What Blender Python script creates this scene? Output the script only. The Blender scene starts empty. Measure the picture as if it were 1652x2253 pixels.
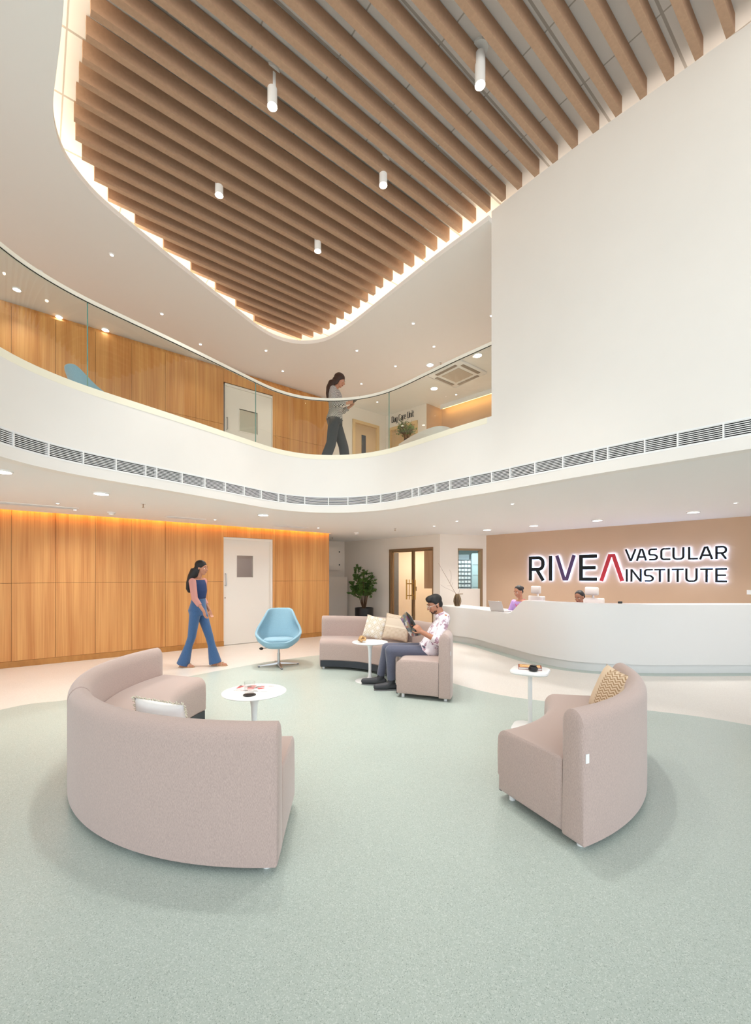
import bpy, bmesh, math, random
from mathutils import Vector, Matrix
random.seed(7)
C = bpy.context.scene.collection
# ---------------------------------------------------------------- camera, world, exposure
F = 940.0; CAMZ = 1.35; CX = 826.0; HY = 1268.0
cam_d = bpy.data.cameras.new('camera'); cam = bpy.data.objects.new('camera', cam_d); C.objects.link(cam)
cam.location = (0, 0, CAMZ); cam.rotation_euler = (math.pi/2, 0, 0)
cam_d.sensor_width = 36.0; cam_d.lens = F/2253*36.0
cam_d.shift_y = (HY-1126.5)/2253.0; cam_d.shift_x = 0.0
cam_d.clip_start = 0.05; cam_d.clip_end = 100
sc = bpy.context.scene; sc.camera = cam
sc.view_settings.view_transform = 'Standard'; sc.view_settings.look = 'None'
sc.view_settings.gamma = 1.0; sc.view_settings.use_curve_mapping = False
sc.view_settings.exposure = 0.12
world = bpy.data.worlds.new('world'); sc.world = world; world.use_nodes = True
wb = world.node_tree.nodes['Background']
wnt = world.node_tree                                  # overcast sky above the horizon, bright lower half added to lift the ceilings
_tc = wnt.nodes.new('ShaderNodeTexCoord'); _sx = wnt.nodes.new('ShaderNodeSeparateXYZ'); wnt.links.new(_tc.outputs['Generated'], _sx.inputs[0])
_cr = wnt.nodes.new('ShaderNodeValToRGB'); _mr = wnt.nodes.new('ShaderNodeMapRange'); _mr.inputs['From Min'].default_value = -.04; _mr.inputs['From Max'].default_value = .04
wnt.links.new(_sx.outputs[2], _mr.inputs['Value']); wnt.links.new(_mr.outputs[0], _cr.inputs['Fac'])
_cr.color_ramp.elements[0].color = (.98, .96, .92, 1); _cr.color_ramp.elements[1].color = (.82, .91, 1.0, 1)
wnt.links.new(_cr.outputs['Color'], wb.inputs[0]); wb.inputs[1].default_value = 2.2
P_DOWN = 100.0      # large round downlight, watts
P_SMALL = 18.0     # pin spots
P_PEND = 230.0
P_LOWPIN = 34.0  # lights given to the small discs of the low ceiling
P_UP = 75.0
P_ROOM = 50.0     # unseen lamps added in the side rooms
E_COVE = 13.0      # ceiling cove strip emission
E_WOODCOVE = 30.0
WARM = (1.0, 0.915, 0.81); WARMER = (1.0, 0.62, 0.25); NEUT = (1.0, 0.985, 0.95)

def G(px, py, z=0.0):
    Y = F*(CAMZ-z)/(py-HY)
    return Vector(((px-CX)/F*Y, Y))
def P(px, py, Y):
    return Vector(((px-CX)/F*Y, Y, CAMZ-(py-HY)/F*Y))

# ---------------------------------------------------------------- mesh builder
class MB:
    def __init__(s): s.v = []; s.f = []; s.m = []; s.mi = 0
    def face(s, idx): s.f.append(tuple(idx)); s.m.append(s.mi)
    def add(s, verts, faces):
        o = len(s.v); s.v += [Vector(v) for v in verts]
        for f in faces: s.face([i+o for i in f])
        return s
    def box(s, lo, hi, M=None):
        x0, y0, z0 = lo; x1, y1, z1 = hi
        v = [Vector(p) for p in ((x0,y0,z0),(x1,y0,z0),(x1,y1,z0),(x0,y1,z0),(x0,y0,z1),(x1,y0,z1),(x1,y1,z1),(x0,y1,z1))]
        if M: v = [M @ p for p in v]
        return s.add(v, [(0,3,2,1),(4,5,6,7),(0,1,5,4),(1,2,6,5),(2,3,7,6),(3,0,4,7)])
    def rbox(s, lo, hi, r, M=None, seg=3):
        bm = bmesh.new(); c = [(a+b)/2 for a, b in zip(lo, hi)]; d = [b-a for a, b in zip(lo, hi)]
        bmesh.ops.create_cube(bm, size=1)
        for v in bm.verts: v.co = Vector((c[i]+v.co[i]*d[i] for i in range(3)))
        bmesh.ops.bevel(bm, geom=list(bm.edges), offset=r, segments=seg, profile=0.5, affect='EDGES')
        bm.verts.index_update()
        v = [M @ q.co if M else q.co.copy() for q in bm.verts]
        s.add(v, [[q.index for q in f.verts] for f in bm.faces]); bm.free(); return s
    def prism(s, poly, z0, z1):
        n = len(poly); v = [(p[0], p[1], z0) for p in poly]+[(p[0], p[1], z1) for p in poly]
        a = sum(poly[i][0]*poly[(i+1) % n][1]-poly[(i+1) % n][0]*poly[i][1] for i in range(n))
        fs = [(i, (i+1) % n, n+(i+1) % n, n+i) for i in range(n)]+[tuple(range(n))[::-1], tuple(range(n, 2*n))]
        if a < 0: fs = [f[::-1] for f in fs]
        return s.add(v, fs)
    def loft(s, rings, closed=True, caps=True):
        n = len(rings[0]); o = len(s.v)
        for r in rings: s.v += [Vector(p) for p in r]
        for k in range(len(rings)-1):
            for i in range(n if closed else n-1):
                j = (i+1) % n
                s.face((o+k*n+i, o+k*n+j, o+(k+1)*n+j, o+(k+1)*n+i))
        if caps:
            s.face([o+i for i in range(n)][::-1]); s.face([o+(len(rings)-1)*n+i for i in range(n)])
        return s
    def tube(s, path, r, n=8, caps=True):
        path = [Vector(p) for p in path]; rings = []; L = len(path)
        rr = r if isinstance(r, (list, tuple)) else [r]*L
        up = None
        for i, p in enumerate(path):
            t = (path[min(i+1, L-1)]-path[max(i-1, 0)])
            t = t.normalized() if t.length > 1e-9 else Vector((0,0,1))
            if up is None:
                up = Vector((0,0,1)) if abs(t.z) < .9 else Vector((1,0,0))
            a = t.cross(up); a.normalize(); b = a.cross(t); b.normalize(); up = b
            rings.append([p+a*rr[i]*math.cos(-2*math.pi*k/n)+b*rr[i]*math.sin(-2*math.pi*k/n) for k in range(n)])
        return s.loft(rings, True, caps)
    def cyl(s, c, r, h, n=24, r2=None):
        c = Vector(c); r2 = r if r2 is None else r2
        return s.loft([[c+Vector((r*math.cos(t), r*math.sin(t), 0)) for t in [2*math.pi*k/n for k in range(n)]],
                       [c+Vector((r2*math.cos(t), r2*math.sin(t), h)) for t in [2*math.pi*k/n for k in range(n)]]])
    def lathe(s, c, prof, n=32):
        c = Vector(c)
        return s.loft([[c+Vector((r*math.cos(2*math.pi*k/n), r*math.sin(2*math.pi*k/n), z)) for k in range(n)] for r, z in prof])
    def ball(s, c, rad, R=None, n=16, m=10):
        c = Vector(c); R = R or Matrix.Identity(3); rings = []
        for j in range(m+1):
            ph = math.pi*(j/m*0.98+0.01)
            rings.append([c+R @ Vector((rad[0]*math.sin(ph)*math.cos(2*math.pi*k/n), rad[1]*math.sin(ph)*math.sin(2*math.pi*k/n), -rad[2]*math.cos(ph))) for k in range(n)])
        return s.loft(rings)
    def cap(s, p0, p1, r0, r1, n=12):
        p0 = Vector(p0); p1 = Vector(p1); t = (p1-p0).normalized()
        up = Vector((0,0,1)) if abs(t.z) < .9 else Vector((1,0,0))
        a = t.cross(up).normalized(); b = a.cross(t).normalized(); rings = []
        for j in range(5):
            th = math.pi/2*(1-j/4*0.97-0.0)
            th = max(th, 0.0)
            q = p0-t*r0*math.sin(th); rr = max(r0*math.cos(th), r0*.06)
            rings.append([q+a*rr*math.cos(-2*math.pi*k/n)+b*rr*math.sin(-2*math.pi*k/n) for k in range(n)])
        for j in range(5):
            th = math.pi/2*(j/4)
            q = p1+t*r1*math.sin(th); rr = max(r1*math.cos(th), r1*.06)
            rings.append([q+a*rr*math.cos(-2*math.pi*k/n)+b*rr*math.sin(-2*math.pi*k/n) for k in range(n)])
        return s.loft(rings)
    def frus(s, p0, p1, r0, r1, n=14):
        return s.tube([p0, p1], [r0, r1], n)
    def orings(s, lst, n=20):
        """lst of (centre, u, ru, w, rw): lofted ellipse rings"""
        rings = []
        for c, u, ru, w, rw in lst:
            c = Vector(c); u = Vector(u).normalized(); w = Vector(w).normalized()
            rings.append([c+u*ru*math.cos(2*math.pi*k/n)+w*rw*math.sin(2*math.pi*k/n) for k in range(n)])
        return s.loft(rings)
    def mesh(s, name, mats, inv=None):
        me = bpy.data.meshes.new(name)
        vs = [inv @ v for v in s.v] if inv else s.v
        me.from_pydata([tuple(v) for v in vs], [], s.f)
        for m in (mats if isinstance(mats, (list, tuple)) else [mats]): me.materials.append(m)
        for p, k in zip(me.polygons, s.m): p.material_index = k
        me.validate(); me.update()
        return me
    def build(s, name, mats, parent=None, local=False, origin=None, smooth=None, fixn=True):
        inv = None
        if parent is not None and not local: inv = world_of(parent).inverted()
        elif origin is not None: inv = Matrix.Translation(-Vector(origin))
        me = s.mesh(name, mats, inv)
        if fixn:
            bm = bmesh.new(); bm.from_mesh(me); bmesh.ops.recalc_face_normals(bm, faces=bm.faces); bm.to_mesh(me); bm.free()
        if smooth is not None:
            me.polygons.foreach_set('use_smooth', [True]*len(me.polygons))
            me.set_sharp_from_angle(angle=math.radians(smooth))
        o = bpy.data.objects.new(name, me); C.objects.link(o)
        if parent is not None: o.parent = parent
        elif origin is not None: o.location = origin
        return o
def world_of(o):
    M = Matrix.LocRotScale(o.location, o.rotation_euler, o.scale)
    return world_of(o.parent) @ M if o.parent else M
def tag(o, label=None, cat=None, group=None, kind=None):
    if label: o['label'] = label
    if cat: o['category'] = cat
    if group: o['group'] = group
    if kind: o['kind'] = kind
    return o
def thing(name, label, cat, loc=(0,0,0), rz=0.0, group=None):
    o = bpy.data.objects.new(name, None); C.objects.link(o); o.empty_display_size = .1
    o.location = loc; o.rotation_euler = (0, 0, rz)
    return tag(o, label, cat, group)
def struct(name, mb, mats, smooth=None, parent=None, label=None, cat=None):
    o = mb.build(name, mats, parent, smooth=smooth)
    if parent is None: o['kind'] = 'structure'; tag(o, label, cat)
    return o
def remeshed(name, mb, mats, parent, voxel=.008, it=4, fac=.5):
    me = mb.mesh(name+'_src', mats, world_of(parent).inverted())
    t = bpy.data.objects.new(name+'_tmp', me); C.objects.link(t)
    m = t.modifiers.new('r', 'REMESH'); m.mode = 'VOXEL'; m.voxel_size = voxel; m.use_smooth_shade = True
    s = t.modifiers.new('s', 'SMOOTH'); s.factor = fac; s.iterations = it
    dg = bpy.context.evaluated_depsgraph_get()
    nm = bpy.data.meshes.new_from_object(t.evaluated_get(dg))
    bpy.data.objects.remove(t); nm.name = name
    nm.materials.clear()
    for q in (mats if isinstance(mats, (list, tuple)) else [mats]): nm.materials.append(q)
    o = bpy.data.objects.new(name, nm); C.objects.link(o); o.parent = parent
    return o

# ---------------------------------------------------------------- curves
def catmull(pts, sub=6):
    pts = [Vector(p) for p in pts]; out = []
    for i in range(len(pts)-1):
        p0 = pts[max(i-1, 0)]; p1 = pts[i]; p2 = pts[i+1]; p3 = pts[min(i+2, len(pts)-1)]
        for k in range(sub):
            t = k/sub
            out.append(.5*((2*p1)+(p2-p0)*t+(2*p0-5*p1+4*p2-p3)*t*t+(3*p1-p0-3*p2+p3)*t**3))
    out.append(pts[-1]); return out
def smooth_pts(pts, it=2):
    pts = [Vector(p) for p in pts]
    for _ in range(it):
        pts = [pts[0]]+[(pts[i-1]+2*pts[i]+pts[i+1])/4 for i in range(1, len(pts)-1)]+[pts[-1]]
    return pts
def resample(pts, step):
    out = [pts[0].copy()]; acc = 0
    for a, b in zip(pts, pts[1:]):
        L = (b-a).length; 
        while acc+L >= step:
            t = (step-acc)/L; a = a+(b-a)*t; out.append(a.copy()); L = (b-a).length; acc = 0
        acc += L
    if (out[-1]-pts[-1]).length > step*.2: out.append(pts[-1].copy())
    return out
def offset(pts, d):
    out = []
    for i, p in enumerate(pts):
        t = pts[min(i+1, len(pts)-1)]-pts[max(i-1, 0)]; t = Vector((t[0], t[1])).normalized()
        out.append(Vector((p[0]-t.y*d, p[1]+t.x*d)))
    return out
def ribbon(mb, pts, d0, d1, z0, z1):
    """solid wall along pts between offsets d0,d1 (left positive); z0,z1 scalars or lists"""
    a = offset(pts, d0); b = offset(pts, d1); n = len(pts)
    Z0 = z0 if isinstance(z0, list) else [z0]*n; Z1 = z1 if isinstance(z1, list) else [z1]*n
    return mb.loft([[(a[i].x, a[i].y, Z0[i]), (b[i].x, b[i].y, Z0[i]), (b[i].x, b[i].y, Z1[i]), (a[i].x, a[i].y, Z1[i])] for i in range(n)])

# ---------------------------------------------------------------- materials
def lin(c):
    return tuple((x/255/12.92 if x/255 <= .04045 else ((x/255+.055)/1.055)**2.4) for x in c)+(1,)
def mat(name, rgb, rough=.6, metal=0, var=0.0, vscale=8, bump=0, bscale=200, emit=None, estr=0, spec=None, coat=0, alpha=None):
    m = bpy.data.materials.new(name); m.use_nodes = True; nt = m.node_tree; b = nt.nodes['Principled BSDF']
    b.inputs['Roughness'].default_value = rough; b.inputs['Metallic'].default_value = metal
    if spec is not None: b.inputs['Specular IOR Level'].default_value = spec
    if coat: b.inputs['Coat Weight'].default_value = coat; b.inputs['Coat Roughness'].default_value = .15
    c = lin(rgb)
    tc = nt.nodes.new('ShaderNodeTexCoord')
    if var:
        n = nt.nodes.new('ShaderNodeTexNoise'); n.inputs['Scale'].default_value = vscale; n.inputs['Detail'].default_value = 3
        nt.links.new(tc.outputs['Object'], n.inputs['Vector'])
        r = nt.nodes.new('ShaderNodeValToRGB'); r.color_ramp.elements[0].position = .3; r.color_ramp.elements[1].position = .7
        r.color_ramp.elements[0].color = tuple(x*(1-var) for x in c[:3])+(1,); r.color_ramp.elements[1].color = tuple(min(1, x*(1+var)) for x in c[:3])+(1,)
        nt.links.new(n.outputs['Fac'], r.inputs['Fac']); nt.links.new(r.outputs['Color'], b.inputs['Base Color'])
    else: b.inputs['Base Color'].default_value = c
    if bump:
        n2 = nt.nodes.new('ShaderNodeTexNoise'); n2.inputs['Scale'].default_value = bscale
        nt.links.new(tc.outputs['Object'], n2.inputs['Vector'])
        bp = nt.nodes.new('ShaderNodeBump'); bp.inputs['Strength'].default_value = bump; bp.inputs['Distance'].default_value = .002
        nt.links.new(n2.outputs['Fac'], bp.inputs['Height']); nt.links.new(bp.outputs['Normal'], b.inputs['Normal'])
    if emit:
        b.inputs['Emission Color'].default_value = tuple(emit)+(1,) if len(emit) == 3 else emit; b.inputs['Emission Strength'].default_value = estr
    return m
def nodes(m): return m.node_tree, m.node_tree.nodes['Principled BSDF']
def N(nt, t, **k):
    n = nt.nodes.new(t)
    for a, v in k.items():
        if a.startswith('i_'):
            n.inputs[int(a[2:]) if a[2:].isdigit() else a[2:]].default_value = v
        else: setattr(n, a, v)
    return n
ANG = math.atan2(940, 1175)     # direction of the wood wall and the slats
D2 = Vector((math.cos(ANG), math.sin(ANG))); N2 = Vector((-D2.y, D2.x))
def ramp(nt, fac, stops):
    r = nt.nodes.new('ShaderNodeValToRGB'); e = r.color_ramp.elements
    while len(e) < len(stops): e.new(.5)
    for k, (p, c) in enumerate(stops): e[k].position = p; e[k].color = lin(c) if max(c) > 1.01 else tuple(c)+(1,)
    nt.links.new(fac, r.inputs['Fac']); return r
def wood_mat(name, cols, rot=0.0, sx=9, sz=.35, rough=.45):
    m = mat(name, cols[1], rough); nt, b = nodes(m)
    tc = N(nt, 'ShaderNodeTexCoord'); mp = N(nt, 'ShaderNodeMapping')
    mp.inputs['Rotation'].default_value = (0, 0, rot); nt.links.new(tc.outputs['Object'], mp.inputs['Vector'])
    sc1 = N(nt, 'ShaderNodeMapping'); sc1.inputs['Scale'].default_value = (sx, 1, sz); nt.links.new(mp.outputs['Vector'], sc1.inputs['Vector'])
    n1 = N(nt, 'ShaderNodeTexNoise', i_Scale=1.0, i_Detail=2.5); nt.links.new(sc1.outputs['Vector'], n1.inputs['Vector'])
    sc2 = N(nt, 'ShaderNodeMapping'); sc2.inputs['Scale'].default_value = (sx*8, 4, sz*3); nt.links.new(mp.outputs['Vector'], sc2.inputs['Vector'])
    n2 = N(nt, 'ShaderNodeTexNoise', i_Scale=1.0, i_Detail=4); nt.links.new(sc2.outputs['Vector'], n2.inputs['Vector'])
    mx = N(nt, 'ShaderNodeMix'); mx.inputs['Factor'].default_value = .42
    nt.links.new(n1.outputs['Fac'], mx.inputs[2]); nt.links.new(n2.outputs['Fac'], mx.inputs[3])
    r = ramp(nt, mx.outputs[0], [(.36, cols[0]), (.5, cols[1]), (.64, cols[2])])
    nt.links.new(r.outputs['Color'], b.inputs['Base Color']); return m
def glass_mat(name, tint=(1, 1, 1), refl=1.0, ior=1.45):
    m = bpy.data.materials.new(name); m.use_nodes = True; nt = m.node_tree; nt.nodes.clear()
    o = N(nt, 'ShaderNodeOutputMaterial'); t = N(nt, 'ShaderNodeBsdfTransparent'); t.inputs[0].default_value = tint+(1,)
    g = N(nt, 'ShaderNodeBsdfGlossy'); g.inputs['Roughness'].default_value = 0.0
    fr = N(nt, 'ShaderNodeFresnel', i_IOR=ior); mx = N(nt, 'ShaderNodeMixShader')
    ml = N(nt, 'ShaderNodeMath', operation='MULTIPLY'); ml.inputs[1].default_value = refl
    ge = N(nt, 'ShaderNodeNewGeometry'); fb = N(nt, 'ShaderNodeMath', operation='SUBTRACT'); fb.inputs[0].default_value = 1.0; nt.links.new(ge.outputs['Backfacing'], fb.inputs[1])
    m0 = N(nt, 'ShaderNodeMath', operation='MULTIPLY'); nt.links.new(fr.outputs[0], m0.inputs[0]); nt.links.new(fb.outputs[0], m0.inputs[1]); nt.links.new(m0.outputs[0], ml.inputs[0]); nt.links.new(ml.outputs[0], mx.inputs[0])
    nt.links.new(t.outputs[0], mx.inputs[1]); nt.links.new(g.outputs[0], mx.inputs[2]); nt.links.new(mx.outputs[0], o.inputs[0])
    return m
def terrazzo(name, base, light, dark):
    m = mat(name, base, .32); nt, b = nodes(m); tc = N(nt, 'ShaderNodeTexCoord')
    v = N(nt, 'ShaderNodeTexVoronoi', i_Scale=290.0); nt.links.new(tc.outputs['Object'], v.inputs['Vector'])
    sep = N(nt, 'ShaderNodeSeparateColor'); nt.links.new(v.outputs['Color'], sep.inputs[0])
    r = ramp(nt, sep.outputs[0], [(.0, base), (.78, base), (.84, light), (1.0, light)])
    v2 = N(nt, 'ShaderNodeTexVoronoi', i_Scale=400.0); nt.links.new(tc.outputs['Object'], v2.inputs['Vector'])
    s2 = N(nt, 'ShaderNodeSeparateColor'); nt.links.new(v2.outputs['Color'], s2.inputs[0])
    st = N(nt, 'ShaderNodeMath', operation='GREATER_THAN'); st.inputs[1].default_value = .93; nt.links.new(s2.outputs[1], st.inputs[0])
    mx = N(nt, 'ShaderNodeMix', data_type='RGBA'); nt.links.new(st.outputs[0], mx.inputs[0]); nt.links.new(r.outputs['Color'], mx.inputs[6]); mx.inputs[7].default_value = lin(dark)
    n = N(nt, 'ShaderNodeTexNoise', i_Scale=1.3, i_Detail=2.0); nt.links.new(tc.outputs['Object'], n.inputs['Vector'])
    rr = N(nt, 'ShaderNodeMapRange'); rr.inputs['To Min'].default_value = .93; rr.inputs['To Max'].default_value = 1.05; nt.links.new(n.outputs['Fac'], rr.inputs['Value'])
    vm = N(nt, 'ShaderNodeVectorMath', operation='SCALE'); nt.links.new(mx.outputs[2], vm.inputs[0]); nt.links.new(rr.outputs[0], vm.inputs['Scale'])
    nt.links.new(vm.outputs[0], b.inputs['Base Color']); return m
def fabric(name, rgb, v=.07, sc=500):
    m = mat(name, rgb, .9); nt, b = nodes(m); tc = N(nt, 'ShaderNodeTexCoord')
    mp = N(nt, 'ShaderNodeMapping'); mp.inputs['Scale'].default_value = (1, 1, .22); nt.links.new(tc.outputs['Object'], mp.inputs['Vector'])
    n = N(nt, 'ShaderNodeTexNoise', i_Scale=float(sc)*.9, i_Detail=4.0); nt.links.new(mp.outputs['Vector'], n.inputs['Vector'])
    c = rgb; r = ramp(nt, n.outputs['Fac'], [(.3, tuple(x*(1-v) for x in c)), (.7, tuple(min(255, x*(1+v)) for x in c))])
    nt.links.new(r.outputs['Color'], b.inputs['Base Color'])
    bp = N(nt, 'ShaderNodeBump'); bp.inputs['Strength'].default_value = .25; bp.inputs['Distance'].default_value = .002
    nt.links.new(n.outputs['Fac'], bp.inputs['Height']); nt.links.new(bp.outputs['Normal'], b.inputs['Normal'])
    b.inputs['Sheen Weight'].default_value = .3
    return m
def emitter(name, col, s):
    m = bpy.data.materials.new(name); m.use_nodes = True; nt = m.node_tree; nt.nodes.clear()
    o = N(nt, 'ShaderNodeOutputMaterial'); e = N(nt, 'ShaderNodeEmission'); e.inputs[0].default_value = tuple(col)+(1,); e.inputs[1].default_value = s
    nt.links.new(e.outputs[0], o.inputs[0]); return m

M_wall = mat('white_paint', (242, 238, 232), .55, var=.012, vscale=2)
M_ceil = mat('ceiling_paint', (243, 241, 238), .7)
M_wallw = mat('warm_white_paint', (236, 226, 214), .65)
M_beige = mat('beige_paint', (198, 167, 140), .7, var=.02, vscale=1.5)
M_wood = wood_mat('oak_panel', [(190, 124, 62), (207, 146, 82), (219, 162, 96)], -ANG)
M_woodk = wood_mat('oak_skirting', [(168, 112, 50), (180, 124, 60), (190, 134, 70)], -ANG, 2, 2)
M_dark = mat('dark_gap', (40, 34, 30), .8); M_seam = mat('seam_brown', (96, 62, 34), .8)
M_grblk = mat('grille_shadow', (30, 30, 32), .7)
M_doorp = mat('cream_door_paint', (236, 228, 218), .4)
M_steel = mat('brushed_steel', (190, 190, 190), .3, 1)
M_bronze = mat('bronze_frame', (150, 122, 92), .4, .6)
M_brass = mat('brass', (196, 152, 84), .3, .9)
M_white = mat('white_gloss', (245, 245, 244), .25)
M_solid = mat('white_solid_surface', (230, 229, 226), .3)
M_black = mat('black_plastic', (24, 24, 26), .4)
M_fab = fabric('mauve_beige_fabric', (184, 162, 153))
M_skirt = mat('black_leatherette', (42, 46, 54), .35)
M_green = terrazzo('green_terrazzo', (180, 192, 184), (198, 207, 200), (150, 162, 154))
M_cream = terrazzo('cream_terrazzo', (228, 221, 213), (240, 234, 226), (214, 202, 190))
M_slat = mat('felt_slat', (180, 146, 120), .85, var=.05, vscale=40, bump=.3, bscale=300)
M_glass = glass_mat('balustrade_glass', (.955, .985, .965), 1.6)
M_glassc = glass_mat('clear_glass', (.97, .98, .97), 1.0)
M_glassedge = mat('glass_edge_green', (120, 160, 150), .2)
M_blue = fabric('sky_blue_fabric', (138, 174, 190), .04, 300)
M_lamp = emitter('lamp_white', (1, .95, .86), 14)
M_lampw = emitter('lamp_warm', (1, .86, .7), 22)
M_dot = emitter('pin_light', (1, .96, .9), 9)
M_cove = emitter('cove_led', (1.0, .84, .62), E_COVE)
M_wcove = emitter('amber_led', (1.0, .52, .10), E_WOODCOVE)
# ---------------------------------------------------------------- levels and plan curves
ZC = 2.32; ZGB = 2.43; ZGT = 2.557; ZK = 3.198; ZF2 = 3.05; ZU = 5.42; ZW = 5.56; ZT = 5.72
def V2(x, y): return Vector((x, y))
Kl = [V2(-2.7,-3.5), V2(-2.85,-2), V2(-2.95,-.5), V2(-3.0,1), V2(-3.03,2.3), V2(-3.035,3.1)]
for px, py in [(0,764.4),(50.8,792.5),(101.7,815.5),(152.5,836),(203.4,854.2),(271,876.3),(339,898.3),(423.7,926.1),(495,950.2),(560,972.2),(592.6,983),(630,992.3),(667.7,998.5),(705,1001.2),(742.7,1001.6),(780,999.7),(817.8,995.2),(855,987.7),(893,976.4),(930,964),(968,951.3),(1005.5,938.9)]:
    Kl.append(G(px, py, ZK))
Kw = [V2(1.325,4.945), V2(1.58,4.634), V2(1.84,4.325), V2(2.10,4.03), V2(2.372,3.745), V2(2.638,3.47), V2(2.81,3.29), V2(3.35,2.75), V2(4.2,1.98), V2(5.4,1.05), V2(7,0), V2(9.5,-1.5)]
K = smooth_pts(resample(catmull(Kl+Kw, 8), .06), 6)
iw = min(range(len(K)), key=lambda i: (K[i]-V2(1.335,4.935)).length)      # where the tall wall starts
# K runs left to right; its left side (positive offset) is outward, away from the void
def along(px, p0, d):
    k = (px-CX)/F; return (k*p0.y-p0.x)/(d.x-k*d.y)
L0 = G(0, 1471.4)
def LP(t, off=0.0): return L0+D2*t-N2*off              # off > 0 : towards the room
def tL(px): return along(px, L0, D2)
def zat(py, Y): return CAMZ-(py-HY)/F*Y
tend = tL(723)
def lprism(mb, t0, t1, o0, o1, z0, z1):
    mb.prism([LP(t0, o0), LP(t1, o0), LP(t1, o1), LP(t0, o1)], z0, z1)
# ---- floor (cream with green terrazzo inlays one millimetre proud)
fl = MB(); fl.prism([(-13,-5),(13,-5),(13,18),(-13,18)], -.1, 0)
gr = [G(0,1562), G(140,1541), G(250,1522), G(404,1490.5), G(561,1461), G(598,1455), G(700,1442), V2(-.5,7.33), V2(0,6.93), V2(.5,6.2), G(998.4,1504), G(1080,1525), G(1162,1538.5), G(1300,1553), G(1449,1566), G(1652,1596)]
gl = catmull([V2(-4.6,-5), V2(-4.5,0), V2(-4.35,2.6)]+gr+[V2(4.6,2.6), V2(6.5,-.5), V2(8,-5)], 6)
fl.mi = 1; n0 = len(fl.v); fl.prism(gl, -.01, .0012)
base_px = [(1000,1410.5),(1040,1417),(1080,1428),(1120,1440),(1160,1452),(1200,1462),(1240,1469.5),(1280,1474.5),(1333,1478.5),(1429,1481.5),(1540,1481.5),(1652,1481)]
cb = [G(*p) for p in base_px]
cb = [V2(1.46,9.42)]+cb+[V2(5.9,5.90)]
CB = smooth_pts(resample(catmull(cb, 8), .05), 4)      # counter base line, left to right
band = offset(CB, -.16)
fl.loft([[(a.x, a.y, -.01), (b.x, b.y, -.01), (b.x, b.y, .0012), (a.x, a.y, .0012)] for a, b in zip(offset(CB, .1), offset(CB, -.17))])
struct('floor', fl, [M_cream, M_green])
# ---- wood wall, two storeys in one plane: panels on a dark backing
seams_px = [25, 122.5, 210, 290, 363.6, 431]
ts = [tL(p) for p in seams_px]
dt = (ts[-1]-ts[0])/5
tlist = [ts[0]-dt*k for k in range(8, 0, -1)]+ts
d0, d1 = tL(492), tL(600)                              # door opening
zs = zat(1283.4, L0.y)
wl = MB(); g = .0022
ZD1 = 2.115
def panels(t0, t1, z0, z1, mb=wl, th=.02):
    mb.prism([LP(t0+g, 0), LP(t1-g, 0), LP(t1-g, -th), LP(t0+g, -th)], z0+g, z1-g)
edges = tlist+[d0]
right = [d1, tL(606.5), tL(638), tL(666), tL(697), tend]
wl.mi = 0
for a, b in zip(edges, edges[1:]):
    panels(a, b, .09, zs); panels(a, b, zs, 2.60)
    panels(a, b, ZF2+.09, zs+ZF2); panels(a, b, zs+ZF2, 5.35)
for a, b in zip([d0, tL(552)], [tL(552), d1]):
    panels(a, b, ZD1, 2.60); panels(a, b, ZF2+2.07, 5.35)
for a, b in zip(right, right[1:]):
    panels(a, b, .09, zs); panels(a, b, zs, 2.60); panels(a, b, ZF2+.09, zs+ZF2); panels(a, b, zs+ZF2, 5.35)
wl.mi = 1
lprism(wl, tlist[0], d0, -.02, -.16, 0, 5.35); lprism(wl, d1, tend, -.02, -.16, 0, 5.35)
lprism(wl, d0, d1, -.02, -.16, ZD1, ZF2); lprism(wl, d0, d1, -.02, -.16, ZF2+2.07, 5.35)
wl.mi = 0
wl.prism([LP(tend, 0), LP(tend+.012, 0), LP(tend+.012, -.6), LP(tend, -.6)], 0, 5.35)
lprism(wl, tlist[0], tend, -.06, -.16, 5.35, ZU); struct('wall_left', wl, [M_wood, M_seam])
bb = MB()
for a, b in ((tlist[0], d0), (d1, tend)):
    lprism(bb, a, b, .012, -.02, 0, .09)
struct('baseboard_left', bb, M_woodk)
bb2 = MB()
for a, b in ((tlist[0], d0), (d1, tend)):
    lprism(bb2, a, b, .012, -.02, ZF2, ZF2+.09)
struct('baseboard_left', bb2, M_woodk)
# upstairs continuation of the same line in white, past the wood
ub = MB(); tc_ = tL(850)
lprism(ub, tend+.013, tL(776), -.02, -.16, ZF2, ZU); lprism(ub, tL(834), tc_, -.02, -.16, ZF2, ZU)
lprism(ub, tL(776), tL(834), -.02, -.16, ZF2+2.06, ZU)
struct('wall_back', ub, M_wallw)
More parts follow.
